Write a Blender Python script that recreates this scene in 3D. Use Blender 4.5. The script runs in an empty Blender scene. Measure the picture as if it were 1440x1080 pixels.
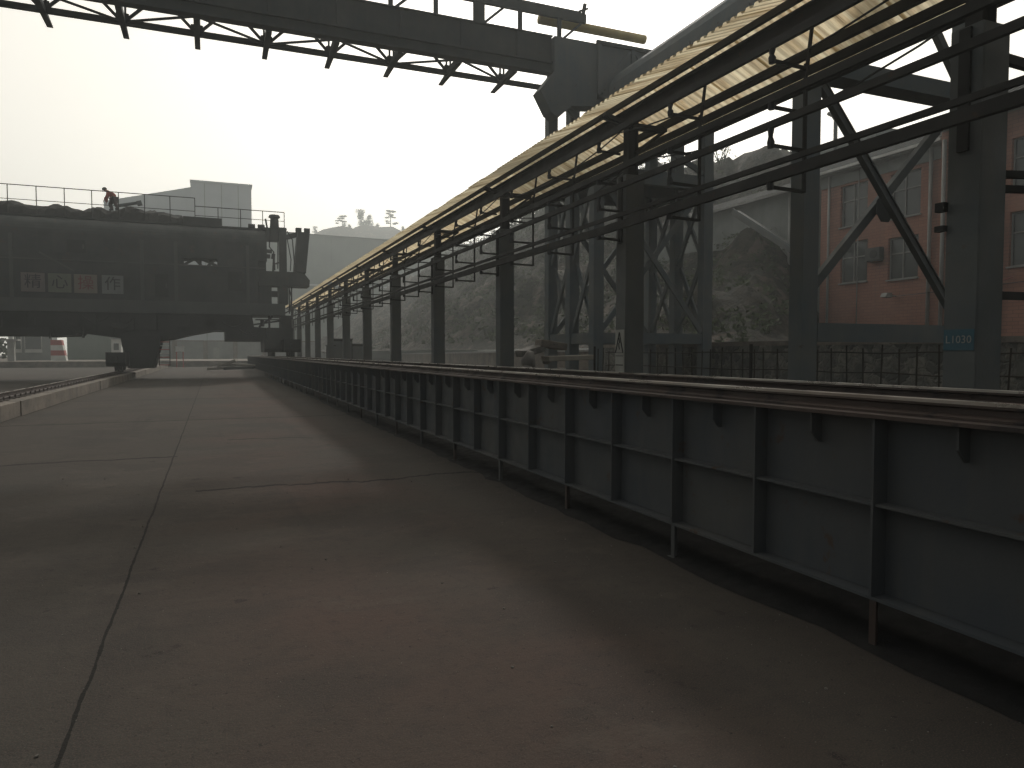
import bpy, math, random
from mathutils import Vector, Matrix, noise as mnoise
random.seed(7)
S = bpy.context.scene
COL = S.collection
R = math.radians

# ---------------------------------------------------------------- camera
cam_d = bpy.data.cameras.new('camera')
cam = bpy.data.objects.new('camera', cam_d); COL.objects.link(cam)
cam.location = (0, 0, 1.5)
cam.rotation_euler = (R(90) - math.atan(44 / 1010), 0, -math.atan(420 / 1010))
cam_d.sensor_width = 36; cam_d.lens = 36 * 1010 / 1440
cam_d.clip_start = 0.05; cam_d.clip_end = 3000
S.camera = cam

# ---------------------------------------------------------------- sky, sun, exposure
SUN_AZ, SUN_EL = R(29), R(35)          # azimuth from +Y towards +X
w = bpy.data.worlds.new('World'); S.world = w; w.use_nodes = True
nt = w.node_tree; nt.nodes.clear()
out = nt.nodes.new('ShaderNodeOutputWorld'); bg = nt.nodes.new('ShaderNodeBackground')
sky = nt.nodes.new('ShaderNodeTexSky'); sky.sky_type = 'NISHITA'; sky.sun_disc = False
sky.sun_elevation = SUN_EL; sky.sun_rotation = SUN_AZ
sky.air_density = 1.0; sky.dust_density = 6.0; sky.ozone_density = 1.0; sky.altitude = 0
hs = nt.nodes.new('ShaderNodeHueSaturation'); hs.inputs['Saturation'].default_value = 0.22
# smog layer: a broad brightening towards the veiled sun, dimmer behind the camera
dv = Vector((math.sin(SUN_AZ) * math.cos(SUN_EL), math.cos(SUN_AZ) * math.cos(SUN_EL), math.sin(SUN_EL)))
wtc = nt.nodes.new('ShaderNodeTexCoord'); vm = nt.nodes.new('ShaderNodeVectorMath'); vm.operation = 'DOT_PRODUCT'
vm.inputs[1].default_value = dv; nt.links.new(wtc.outputs['Generated'], vm.inputs[0])
mr = nt.nodes.new('ShaderNodeMapRange'); mr.interpolation_type = 'SMOOTHSTEP'
mr.inputs['From Min'].default_value = -0.05; mr.inputs['From Max'].default_value = 1.0
nt.links.new(vm.outputs['Value'], mr.inputs['Value'])
smog = nt.nodes.new('ShaderNodeMix'); smog.data_type = 'RGBA'
smog.inputs[6].default_value = (4.2, 4.5, 4.6, 1); smog.inputs[7].default_value = (25.4, 23.9, 20.9, 1)
nt.links.new(mr.outputs[0], smog.inputs[0])
mx = nt.nodes.new('ShaderNodeMix'); mx.data_type = 'RGBA'; mx.inputs[0].default_value = 0.62
nt.links.new(smog.outputs[2], mx.inputs[7])
nt.links.new(sky.outputs[0], hs.inputs['Color']); nt.links.new(hs.outputs[0], mx.inputs[6])
nt.links.new(mx.outputs[2], bg.inputs[0]); nt.links.new(bg.outputs[0], out.inputs[0])
bg.inputs[1].default_value = 0.10
sd = bpy.data.lights.new('sun', 'SUN'); sun = bpy.data.objects.new('sun', sd); COL.objects.link(sun)
sd.energy = 3.1; sd.angle = R(2.2); sd.color = (1.0, 0.95, 0.88)
sun.rotation_euler = dv.to_track_quat('Z', 'Y').to_euler()
S.view_settings.view_transform = 'Standard'; S.view_settings.look = 'None'
S.view_settings.exposure = -0.62; S.view_settings.gamma = 1.0
S.cycles.use_denoising = True
S.cycles.max_bounces = 8; S.cycles.diffuse_bounces = 3; S.cycles.volume_bounces = 1
S.cycles.transmission_bounces = 6; S.cycles.caustics_reflective = False; S.cycles.caustics_refractive = False
HAZE_DENSITY = 0.0016

# ---------------------------------------------------------------- materials
def new_mat(name):
    m = bpy.data.materials.new(name); m.use_nodes = True
    t = m.node_tree
    return m, t, t.nodes['Principled BSDF']
def coords(t, scale=(1, 1, 1)):
    tc = t.nodes.new('ShaderNodeTexCoord'); mp = t.nodes.new('ShaderNodeMapping')
    mp.inputs['Scale'].default_value = scale
    g = t.nodes.new('ShaderNodeNewGeometry')
    t.links.new(g.outputs['Position'], mp.inputs['Vector'])
    return mp.outputs[0]
def noise(t, vec, scale, detail=4, rough=0.55):
    n = t.nodes.new('ShaderNodeTexNoise'); n.inputs['Scale'].default_value = scale
    n.inputs['Detail'].default_value = detail; n.inputs['Roughness'].default_value = rough
    t.links.new(vec, n.inputs['Vector']); return n.outputs[0]
def ramp(t, fac, stops):
    r = t.nodes.new('ShaderNodeValToRGB')
    el = r.color_ramp.elements
    el[0].position, el[0].color = stops[0][0], (*stops[0][1], 1)
    el[1].position, el[1].color = stops[-1][0], (*stops[-1][1], 1)
    for p, c in stops[1:-1]:
        e = el.new(p); e.color = (*c, 1)
    t.links.new(fac, r.inputs[0]); return r.outputs[0]
def g3(v): return (v, v, v)
def mixc(t, fac, a, b, blend='MIX'):
    m = t.nodes.new('ShaderNodeMix'); m.data_type = 'RGBA'; m.blend_type = blend
    for sock, v in ((m.inputs[0], fac), (m.inputs[6], a), (m.inputs[7], b)):
        if isinstance(v, (int, float)): sock.default_value = v
        elif isinstance(v, tuple): sock.default_value = (*v, 1)
        else: t.links.new(v, sock)
    return m.outputs[2]
def math_(t, op, a, b=None, c=None):
    m = t.nodes.new('ShaderNodeMath'); m.operation = op
    for i, v in enumerate((a, b, c)):
        if v is None: continue
        if isinstance(v, (int, float)): m.inputs[i].default_value = v
        else: t.links.new(v, m.inputs[i])
    return m.outputs[0]
def bump(t, bs, h, strength, dist=0.02):
    b = t.nodes.new('ShaderNodeBump'); b.inputs['Strength'].default_value = strength
    b.inputs['Distance'].default_value = dist
    t.links.new(h, b.inputs['Height']); t.links.new(b.outputs[0], bs.inputs['Normal'])

def weathered(name, base, dirt, rust=None, rough=0.6, metal=0.0, scale=1.0, rust_amt=0.62, streak=True, bmp=0.15, spec=0.3):
    """painted or bare surface with blotchy dirt, vertical run-down streaks and rust spots"""
    m, t, b = new_mat(name)
    v = coords(t); n1 = noise(t, v, 1.3 * scale, 6)
    c = mixc(t, ramp(t, n1, [(0.35, g3(0)), (0.7, g3(1))]), base, dirt)
    if streak:
        vs = coords(t, (7, 7, 0.5)); n2 = noise(t, vs, 1.0 * scale, 4)
        c = mixc(t, math_(t, 'MULTIPLY', ramp(t, n2, [(0.5, g3(0)), (0.75, g3(1))]), 0.55), c, dirt)
    if rust:
        n3 = noise(t, v, 4.5 * scale, 8, 0.65)
        c = mixc(t, ramp(t, n3, [(rust_amt, g3(0)), (rust_amt + 0.07, g3(1))]), c, rust)
    t.links.new(c, b.inputs['Base Color'])
    n4 = noise(t, v, 3 * scale, 3)
    t.links.new(ramp(t, n4, [(0.3, g3(rough - 0.1)), (0.7, g3(min(1, rough + 0.2)))]), b.inputs['Roughness'])
    b.inputs['Metallic'].default_value = metal; b.inputs['Specular IOR Level'].default_value = spec
    bump(t, b, noise(t, v, 30 * scale, 4), bmp, 0.01)
    return m

M = {}
M['girder'] = weathered('dark_slate_paint', (0.050, 0.056, 0.062), (0.072, 0.072, 0.068), (0.062, 0.043, 0.032), 0.65, rust_amt=0.62, spec=0.2)
M['steel'] = weathered('column_grey_paint', (0.066, 0.075, 0.077), (0.090, 0.090, 0.081), (0.075, 0.05, 0.036), 0.6, rust_amt=0.66)
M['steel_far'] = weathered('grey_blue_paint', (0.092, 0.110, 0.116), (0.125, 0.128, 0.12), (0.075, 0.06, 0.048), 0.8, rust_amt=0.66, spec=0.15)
M['bridge'] = weathered('bridge_grey_paint', (0.045, 0.052, 0.054), (0.065, 0.066, 0.061), (0.06, 0.046, 0.036), 0.8, rust_amt=0.62, spec=0.15)
M['dark'] = weathered('sooty_steel', (0.021, 0.021, 0.020), (0.033, 0.031, 0.028), (0.045, 0.03, 0.021), 0.75, spec=0.15)
M['rust'] = weathered('rusty_rail', (0.036, 0.025, 0.021), (0.060, 0.042, 0.034), (0.018, 0.013, 0.012), 0.6, 0.2, rust_amt=0.54, spec=0.4)
M['railhead'] = weathered('worn_rail_head', (0.46, 0.43, 0.39), (0.26, 0.22, 0.19), None, 0.26, 0.9, streak=False, spec=0.5)
M['machine'] = weathered('machine_grey_paint', (0.027, 0.031, 0.031), (0.046, 0.048, 0.045), (0.05, 0.04, 0.033), 0.7, scale=0.5, rust_amt=.60)
M['machine_lt'] = weathered('machine_ledge_paint', (0.048, 0.054, 0.053), (0.066, 0.068, 0.064), None, 0.6, scale=0.4)
M['machine_dk'] = weathered('machine_underframe_paint', (0.018, 0.020, 0.020), (0.028, 0.029, 0.028), None, 0.7, scale=0.4)
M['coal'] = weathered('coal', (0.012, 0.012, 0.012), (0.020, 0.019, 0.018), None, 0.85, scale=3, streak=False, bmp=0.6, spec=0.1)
M['pink'] = None
M['grey_wall'] = weathered('grey_render', (0.20, 0.21, 0.20), (0.14, 0.15, 0.14), None, 0.9, scale=0.5)
M['white'] = weathered('dusty_white_paint', (0.55, 0.55, 0.52), (0.40, 0.39, 0.36), None, 0.6)
M['pipe_white'] = weathered('dusty_pvc', (0.25, 0.25, 0.235), (0.18, 0.175, 0.16), None, 0.6)
M['red'] = weathered('red_paint', (0.33, 0.06, 0.055), (0.23, 0.065, 0.055), None, 0.6)
M['roof_grey'] = weathered('grey_metal_roof', (0.085, 0.088, 0.086), (0.06, 0.06, 0.058), None, 0.9, spec=0.03)
M['greenwall'] = weathered('green_grey_cladding', (0.085, 0.115, 0.095), (0.11, 0.13, 0.11), None, 0.8, scale=0.3)
M['warehouse'] = weathered('pale_green_cladding', (0.19, 0.225, 0.20), (0.16, 0.19, 0.175), None, 0.8, scale=0.12)
M['bluegrey'] = weathered('blue_grey_cladding', (0.40, 0.43, 0.45), (0.33, 0.36, 0.38), None, 0.8, scale=0.12)
M['blue'] = weathered('blue_number_patch', (0.03, 0.085, 0.11), (0.04, 0.075, 0.09), None, 0.6)
M['orange'] = weathered('orange_work_jacket', (0.34, 0.065, 0.04), (0.25, 0.06, 0.04), None, 0.9, scale=3)
M['navy'] = weathered('dark_work_trousers', (0.05, 0.035, 0.035), (0.07, 0.04, 0.036), None, 0.9, scale=3)
M['skin'] = weathered('skin', (0.36, 0.21, 0.15), (0.30, 0.17, 0.12), None, 0.6, scale=3, streak=False)
M['black'] = weathered('black_rubber', (0.014, 0.014, 0.014), (0.022, 0.021, 0.02), None, 0.6)
M['yellow'] = weathered('yellow_pipe_paint', (0.42, 0.33, 0.12), (0.32, 0.25, 0.11), None, 0.6)
M['timber'] = weathered('weathered_timber', (0.26, 0.24, 0.20), (0.18, 0.16, 0.13), None, 0.9)
M['plate'] = weathered('faded_sign_plate', (0.27, 0.27, 0.24), (0.21, 0.20, 0.175), None, 0.6, scale=2)
M['sign_red'] = weathered('faded_red_sign', (0.16, 0.125, 0.122), (0.12, 0.105, 0.10), None, 0.7)
M['sign_yellow'] = weathered('faded_yellow_sign', (0.135, 0.14, 0.105), (0.11, 0.115, 0.095), None, 0.7)
M['sign_orange'] = weathered('faded_orange_sign', (0.17, 0.14, 0.12), (0.14, 0.12, 0.105), None, 0.7)
M['sign_white'] = weathered('faded_white_sign', (0.165, 0.17, 0.165), (0.13, 0.135, 0.13), None, 0.7)
M['sign_char_red'] = weathered('faded_red_lettering', (0.16, 0.04, 0.035), (0.11, 0.045, 0.04), None, 0.7)
M['sack'] = weathered('woven_sack', (0.17, 0.165, 0.15), (0.12, 0.11, 0.10), None, 0.9, scale=2)

def glass_mat():
    m, t, b = new_mat('dusty_window_glass')
    b.inputs['Base Color'].default_value = (0.045, 0.052, 0.05, 1); b.inputs['Roughness'].default_value = 0.12
    b.inputs['Specular IOR Level'].default_value = 0.5
    return m
M['glass'] = glass_mat()

def concrete(name, a, b_, scale=1.0):
    m, t, b = new_mat(name); v = coords(t)
    c = mixc(t, ramp(t, noise(t, v, 1.6 * scale, 8, 0.6), [(0.35, g3(0)), (0.65, g3(1))]), a, b_)
    c = mixc(t, ramp(t, noise(t, v, 9 * scale, 5), [(0.58, g3(0)), (0.72, g3(0.7))]), c, tuple(x * 0.45 for x in b_))
    t.links.new(c, b.inputs['Base Color']); b.inputs['Roughness'].default_value = 0.9
    b.inputs['Specular IOR Level'].default_value = 0.2
    bump(t, b, noise(t, v, 22 * scale, 6), 0.5, 0.02)
    return m
M['concrete'] = concrete('stained_concrete', (0.17, 0.145, 0.12), (0.095, 0.085, 0.073))
M['wire'] = weathered('dull_wire', (0.03, 0.03, 0.028), (0.045, 0.038, 0.03), None, 0.95, spec=0.05)
M['rubble'] = concrete('broken_masonry', (0.15, 0.14, 0.125), (0.07, 0.066, 0.058), 2.0)

def yard_mat():
    m, t, b = new_mat('worn_yard_concrete')
    geo = t.nodes.new('ShaderNodeNewGeometry'); sep = t.nodes.new('ShaderNodeSeparateXYZ')
    t.links.new(geo.outputs['Position'], sep.inputs[0]); x, y = sep.outputs[0], sep.outputs[1]
    v = coords(t); vx = coords(t, (0.9, 1.1, 1))
    big = noise(t, v, 0.22, 5); mid = noise(t, vx, 0.8, 7, 0.62); fine = noise(t, v, 9, 8, 0.7); grit = noise(t, v, 55, 4, 0.7); pits = noise(t, v, 24, 6, 0.75)
    c = mixc(t, ramp(t, big, [(0.36, g3(0)), (0.62, g3(1))]), (0.041, 0.041, 0.036), (0.052, 0.047, 0.039))
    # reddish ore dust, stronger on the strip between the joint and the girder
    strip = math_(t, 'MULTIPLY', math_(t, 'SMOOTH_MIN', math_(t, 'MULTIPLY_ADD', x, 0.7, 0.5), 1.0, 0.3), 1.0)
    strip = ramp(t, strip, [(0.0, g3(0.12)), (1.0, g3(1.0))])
    side = ramp(t, math_(t, 'MULTIPLY_ADD', x, 0.25, 0.25), [(0.68, g3(1)), (0.84, g3(0.15))])   # red tint fades beside the girder, painting in the shade there
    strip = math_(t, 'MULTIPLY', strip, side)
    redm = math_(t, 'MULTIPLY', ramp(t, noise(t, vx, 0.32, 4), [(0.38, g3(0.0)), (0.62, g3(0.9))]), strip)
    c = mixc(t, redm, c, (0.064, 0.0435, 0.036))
    c = mixc(t, ramp(t, mid, [(0.50, g3(0)), (0.56, g3(0.38)), (0.75, g3(0.5))]), c, (0.027, 0.028, 0.026))
    c = mixc(t, ramp(t, noise(t, v, 1.7, 9, 0.68), [(0.63, g3(0)), (0.66, g3(0.75))]), c, (0.017, 0.017, 0.017))
    c = mixc(t, ramp(t, noise(t, coords(t, (1.6, 0.10, 1)), 1.0, 5, 0.6), [(0.56, g3(0)), (0.66, g3(0.35))]), c, (0.024, 0.024, 0.023))
    c = mixc(t, ramp(t, noise(t, coords(t, (0.9, 1.2, 1)), 1.1, 8, 0.66), [(0.58, g3(0)), (0.63, g3(0.30))]), c, (0.078, 0.068, 0.057))
    c = mixc(t, ramp(t, fine, [(0.28, g3(0.6)), (0.5, g3(0)), (0.6, g3(0)), (0.78, g3(0.55))]), c, (0.030, 0.029, 0.027))
    c = mixc(t, ramp(t, grit, [(0.62, g3(0)), (0.80, g3(0.65))]), c, (0.12, 0.112, 0.096))
    c = mixc(t, ramp(t, pits, [(0.33, g3(0.9)), (0.40, g3(0))]), c, (0.011, 0.014, 0.013))
    c = mixc(t, ramp(t, noise(t, v, 140, 2, 0.5), [(0.38, g3(0.0)), (0.5, g3(0)), (0.60, g3(0.7))]), c, (0.075, 0.054, 0.047))
    # expansion joint and cracks
    wob = math_(t, 'MULTIPLY', math_(t, 'SUBTRACT', noise(t, coords(t, (0, 1, 0)), 1.1, 6, 0.7), 0.5), 0.05)
    jd = math_(t, 'ABSOLUTE', math_(t, 'ADD', math_(t, 'ADD', x, 0.55), wob))
    jw = math_(t, 'MULTIPLY_ADD', noise(t, coords(t, (0, 1, 0)), 6, 4), 0.019, -0.001)
    joint = math_(t, 'LESS_THAN', jd, jw)
    def cross(y0, x0, x1, amp, wid):
        wb = math_(t, 'MULTIPLY', math_(t, 'SUBTRACT', noise(t, coords(t, (1, 0, 0)), 0.9, 5, 0.6), 0.5), amp)
        d = math_(t, 'ABSOLUTE', math_(t, 'ADD', math_(t, 'SUBTRACT', y, y0), wb))
        ww = math_(t, 'MULTIPLY', noise(t, coords(t, (1, 0, 0)), 3, 3), wid)
        a = math_(t, 'LESS_THAN', d, ww)
        return math_(t, 'MULTIPLY', a, math_(t, 'MULTIPLY', math_(t, 'GREATER_THAN', x, x0), math_(t, 'LESS_THAN', x, x1)))
    lines = joint
    for a in ((11.4, -4.2, -0.5, 0.5, 0.09), (8.45, -0.2, 3.4, 1.0, 0.075), (17.5, -4.2, 3.0, 0.6, 0.10),
              (25.5, -4.2, 3.0, 0.6, 0.12), (13.2, 0.2, 1.6, 1.6, 0.07), (34, -4.2, 3, .6, .14)):
        lines = math_(t, 'MAXIMUM', lines, cross(*a))
    c = mixc(t, math_(t, 'MULTIPLY', lines, 0.85), c, (0.011, 0.011, 0.010))
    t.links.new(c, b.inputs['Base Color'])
    b.inputs['Roughness'].default_value = 0.95
    b.inputs['Specular IOR Level'].default_value = 0.10
    hgt = math_(t, 'SUBTRACT', math_(t, 'ADD', math_(t, 'MULTIPLY', fine, 0.7), math_(t, 'MULTIPLY', grit, 0.35)), math_(t, 'MULTIPLY', lines, 1.2))
    bump(t, b, hgt, 0.8, 0.02)
    return m
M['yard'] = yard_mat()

def hill_mat():
    m, t, b = new_mat('dry_scrub_slope'); v = coords(t)
    c = mixc(t, ramp(t, noise(t, v, 0.22, 7, 0.65), [(0.38, g3(0)), (0.62, g3(1))]), (0.044, 0.037, 0.028), (0.021, 0.022, 0.017))
    c = mixc(t, ramp(t, noise(t, v, 1.4, 7, 0.7), [(0.47, g3(0)), (0.57, g3(0.9))]), c, (0.010, 0.012, 0.009))
    c = mixc(t, ramp(t, noise(t, v, 0.6, 5, 0.6), [(0.56, g3(0)), (0.62, g3(0.8))]), c, (0.085, 0.070, 0.057))
    t.links.new(c, b.inputs['Base Color']); b.inputs['Roughness'].default_value = 0.95
    b.inputs['Specular IOR Level'].default_value = 0.1
    bump(t, b, noise(t, v, 2.5, 8, 0.7), 0.9, 0.4)
    return m
M['hill'] = hill_mat()

def stone_mat():
    m, t, b = new_mat('rubble_stone_masonry'); v0 = coords(t)
    nd = t.nodes.new('ShaderNodeTexNoise'); nd.inputs['Scale'].default_value = 2.4; nd.inputs['Detail'].default_value = 5; t.links.new(v0, nd.inputs['Vector'])
    va = t.nodes.new('ShaderNodeVectorMath'); va.operation = 'MULTIPLY_ADD'; va.inputs[1].default_value = (.5, .5, .5)
    t.links.new(nd.outputs['Color'], va.inputs[0]); t.links.new(v0, va.inputs[2]); v = va.outputs[0]
    vo = t.nodes.new('ShaderNodeTexVoronoi'); vo.inputs['Scale'].default_value = 3.2
    t.links.new(v, vo.inputs['Vector'])
    ve = t.nodes.new('ShaderNodeTexVoronoi'); ve.feature = 'DISTANCE_TO_EDGE'; ve.inputs['Scale'].default_value = 3.2
    t.links.new(v, ve.inputs['Vector'])
    bw = t.nodes.new('ShaderNodeRGBToBW'); t.links.new(vo.outputs['Color'], bw.inputs[0])
    c = ramp(t, bw.outputs[0], [(0.2, (0.062, 0.064, 0.056)), (0.55, (0.11, 0.107, 0.092)), (0.9, (0.17, 0.158, 0.132))])
    c = mixc(t, ramp(t, noise(t, v0, 5, 8, 0.7), [(0.42, g3(0)), (0.62, g3(0.8))]), c, (0.05, 0.052, 0.044))
    c = mixc(t, ramp(t, ve.outputs['Distance'], [(0.01, g3(0.5)), (0.05, g3(0))]), c, (0.11, 0.107, 0.096))
    t.links.new(c, b.inputs['Base Color']); b.inputs['Roughness'].default_value = 0.95
    bump(t, b, ramp(t, ve.outputs['Distance'], [(0.0, g3(0)), (0.15, g3(1))]), 0.8, 0.05)
    return m
M['stone'] = stone_mat()

def pink_mat():
    m, t, b = new_mat('pink_brick_facing'); v = coords(t)
    sp = t.nodes.new('ShaderNodeSeparateXYZ'); cb = t.nodes.new('ShaderNodeCombineXYZ'); t.links.new(v, sp.inputs[0])
    t.links.new(math_(t, 'ADD', sp.outputs[0], sp.outputs[1]), cb.inputs[0]); t.links.new(sp.outputs[2], cb.inputs[1])
    br = t.nodes.new('ShaderNodeTexBrick'); br.inputs['Scale'].default_value = 1.0
    br.inputs['Brick Width'].default_value = .42; br.inputs['Row Height'].default_value = .14; br.inputs['Mortar Size'].default_value = .012
    br.inputs['Color1'].default_value = (0.30, 0.140, 0.098, 1); br.inputs['Color2'].default_value = (0.25, 0.118, 0.085, 1); br.inputs['Mortar'].default_value = (0.17, 0.095, 0.075, 1)
    t.links.new(cb.outputs[0], br.inputs['Vector'])
    c = mixc(t, ramp(t, noise(t, coords(t, (1, 1.6, .22)), 1.1, 6, .6), [(0.48, g3(0)), (0.72, g3(0.55))]), br.outputs['Color'], (0.16, 0.105, 0.09))
    c = mixc(t, ramp(t, noise(t, v, .35, 4), [(0.4, g3(0)), (0.7, g3(0.5))]), c, (0.31, 0.165, 0.122))
    t.links.new(c, b.inputs['Base Color']); b.inputs['Roughness'].default_value = .9; b.inputs['Specular IOR Level'].default_value = .15
    bump(t, b, br.outputs['Fac'], -.4, .01); return m
M['pink'] = pink_mat()

def sheet_mat():
    m = bpy.data.materials.new('translucent_corrugated_sheet'); m.use_nodes = True
    t = m.node_tree; t.nodes.clear()
    o = t.nodes.new('ShaderNodeOutputMaterial')
    v = coords(t, (0.35, 7.5, 0.35)); n = noise(t, v, 1.0, 5, 0.75)
    big = noise(t, coords(t, (0.3, 1.1, 0.3)), 1.0, 3)
    c = ramp(t, n, [(0.28, (0.14, 0.085, 0.045)), (0.44, (0.56, 0.44, 0.27)), (0.62, (0.90, 0.83, 0.62))])
    c = mixc(t, ramp(t, big, [(0.35, g3(0)), (0.65, g3(0.5))]), c, (0.48, 0.44, 0.33))
    d = t.nodes.new('ShaderNodeBsdfDiffuse'); tr = t.nodes.new('ShaderNodeBsdfTranslucent')
    mxs = t.nodes.new('ShaderNodeMixShader'); mxs.inputs[0].default_value = 0.72
    t.links.new(c, d.inputs[0]); t.links.new(c, tr.inputs[0])
    t.links.new(d.outputs[0], mxs.inputs[1]); t.links.new(tr.outputs[0], mxs.inputs[2])
    t.links.new(mxs.outputs[0], o.inputs[0])
    return m
M['sheet'] = sheet_mat()

def leaf_mat():
    m, t, b = new_mat('dark_foliage'); v = coords(t)
    t.links.new(ramp(t, noise(t, v, 0.8, 4), [(0.35, (0.03, 0.04, 0.024)), (0.7, (0.06, 0.072, 0.042))]), b.inputs['Base Color'])
    b.inputs['Roughness'].default_value = 1.0; b.inputs['Specular IOR Level'].default_value = 0.03
    return m
M['leaf'] = leaf_mat()
M['bark'] = weathered('bark', (0.06, 0.05, 0.04), (0.045, 0.04, 0.033), None, 0.9)

# ---------------------------------------------------------------- mesh helpers
class MB:
    def __init__(s): s.v = []; s.f = []; s.smooth = False
    def add(s, vs, fs):
        o = len(s.v); s.v += [tuple(p) for p in vs]; s.f += [tuple(i + o for i in f) for f in fs]; return s
    def box(s, x0, x1, y0, y1, z0, z1):
        return s.add([(x0,y0,z0),(x1,y0,z0),(x1,y1,z0),(x0,y1,z0),(x0,y0,z1),(x1,y0,z1),(x1,y1,z1),(x0,y1,z1)],
                     [(0,3,2,1),(4,5,6,7),(0,1,5,4),(1,2,6,5),(2,3,7,6),(3,0,4,7)])
    def bar(s, a, b, w, h=None, up=(0, 0, 1)):
        h = w if h is None else h
        a, b = Vector(a), Vector(b); d = (b - a).normalized(); u = Vector(up)
        if abs(d.dot(u)) > 0.98: u = Vector((1, 0, 0)) if abs(d.x) < 0.9 else Vector((0, 1, 0))
        r = d.cross(u).normalized(); u = r.cross(d).normalized()
        P = [p + r * sx * w / 2 + u * sz * h / 2 for p in (a, b) for sx, sz in ((-1,-1),(1,-1),(1,1),(-1,1))]
        return s.add(P, [(0,1,2,3),(7,6,5,4),(0,4,5,1),(1,5,6,2),(2,6,7,3),(3,7,4,0)])
    def tube(s, pts, r, n=8, caps=True):
        pts = [Vector(p) for p in pts]; rings = []
        for i, p in enumerate(pts):
            d = (pts[min(i + 1, len(pts) - 1)] - pts[max(i - 1, 0)]).normalized()
            u = Vector((0, 0, 1)) if abs(d.z) < 0.95 else Vector((1, 0, 0))
            a = d.cross(u).normalized(); b = a.cross(d).normalized()
            rr = r[i] if isinstance(r, (list, tuple)) else r
            rings.append([p + (a * math.cos(k * 2 * math.pi / n) + b * math.sin(k * 2 * math.pi / n)) * rr for k in range(n)])
        vs = [q for rg in rings for q in rg]; fs = []
        for i in range(len(pts) - 1):
            for k in range(n):
                fs.append((i*n+k, i*n+(k+1)%n, (i+1)*n+(k+1)%n, (i+1)*n+k))
        if caps:
            fs.append(tuple(range(n))[::-1]); fs.append(tuple((len(pts)-1)*n + k for k in range(n)))
        return s.add(vs, fs)
    def ibeam(s, a, b, w, h, tf=0.02, tw=0.015, up=(0, 0, 1)):
        a, b, u = Vector(a), Vector(b), Vector(up)
        s.bar(a + u * (h/2 - tf/2), b + u * (h/2 - tf/2), w, tf, up)
        s.bar(a - u * (h/2 - tf/2), b - u * (h/2 - tf/2), w, tf, up)
        return s.bar(a, b, tw, h - 2 * tf, up)
    def extrude(s, poly, axis, a0, a1):
        """poly: 2-D points; axis 'x': (y,z) extruded along x; 'y': (x,z) along y; 'z': (x,y) along z"""
        n = len(poly)
        def mk(p, a):
            return (a, p[0], p[1]) if axis == 'x' else (p[0], a, p[1]) if axis == 'y' else (p[0], p[1], a)
        vs = [mk(p, a0) for p in poly] + [mk(p, a1) for p in poly]
        fs = [tuple(range(n))[::-1], tuple(range(n, 2*n))] + [(i, (i+1)%n, n+(i+1)%n, n+i) for i in range(n)]
        return s.add(vs, fs)
    def rock(s, c, r, seed, flat=0.8):
        rnd = random.Random(seed); c = Vector(c)
        n, m_ = 7, 4; vs = [c + Vector((0, 0, -r[2] * flat))]; fs = []
        for j in range(1, m_):
            th = math.pi * j / m_ - math.pi / 2
            for k in range(n):
                ph = 2 * math.pi * k / n + rnd.uniform(-.25, .25); q = rnd.uniform(0.75, 1.15)
                vs.append(c + Vector((math.cos(th)*math.cos(ph)*r[0]*q, math.cos(th)*math.sin(ph)*r[1]*q, math.sin(th)*r[2]*q)))
        vs.append(c + Vector((rnd.uniform(-.2,.2)*r[0], rnd.uniform(-.2,.2)*r[1], r[2]*rnd.uniform(.8,1.1))))
        top = len(vs) - 1
        for k in range(n):
            fs.append((0, 1 + (k+1)%n, 1 + k)); fs.append((top, top - n + k, top - n + (k+1)%n))
            for j in range(m_ - 2):
                a = 1 + j*n; fs.append((a+k, a+(k+1)%n, a+n+(k+1)%n, a+n+k))
        return s.add(vs, fs)
    def build(s, name, mat, parent=None, smooth=False, bevel=0):
        me = bpy.data.meshes.new(name); me.from_pydata(s.v, [], s.f); me.validate(); me.update()
        import bmesh
        bm = bmesh.new(); bm.from_mesh(me); bmesh.ops.recalc_face_normals(bm, faces=bm.faces); bm.to_mesh(me); bm.free()
        me.materials.append(mat)
        if smooth:
            for p in me.polygons: p.use_smooth = True
        o = bpy.data.objects.new(name, me); COL.objects.link(o)
        if parent is not None:
            o.parent = parent
            off = Vector((0, 0, 0)); q = parent
            while q is not None: off += q.location; q = q.parent
            if off.length: me.transform(Matrix.Translation(-off))
        if bevel:
            bv = o.modifiers.new('bevel', 'BEVEL'); bv.width = bevel; bv.segments = 2; bv.limit_method = 'ANGLE'
        return o
def tag(o, label, cat, group=None, kind=None):
    o['label'] = label; o['category'] = cat
    if group: o['group'] = group
    if kind: o['kind'] = kind
    return o
def thing(name, loc, label, cat, group=None):
    o = bpy.data.objects.new(name, None); COL.objects.link(o); o.location = loc
    o.empty_display_size = 0.3
    return tag(o, label, cat, group)
def struct(o): o['kind'] = 'structure'; return o
def text_mb(body, size, origin, right, up, depth=0.006, align='CENTER'):
    """writing as thin raised letters: right/up give the plane it stands in"""
    cu = bpy.data.curves.new('lettering', 'FONT'); cu.body = body; cu.size = size
    cu.align_x = align; cu.align_y = 'CENTER'; cu.extrude = depth / 2; cu.resolution_u = 2
    ob = bpy.data.objects.new('lettering', cu); COL.objects.link(ob)
    dg = bpy.context.evaluated_depsgraph_get(); me = bpy.data.meshes.new_from_object(ob.evaluated_get(dg))
    r, u = Vector(right).normalized(), Vector(up).normalized(); n = r.cross(u); o = Vector(origin)
    mb = MB(); mb.add([o + r*q.co.x + u*q.co.y + n*q.co.z for q in me.vertices], [tuple(p.vertices) for p in me.polygons])
    bpy.data.objects.remove(ob); bpy.data.curves.remove(cu); bpy.data.meshes.remove(me)
    return mb

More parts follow.
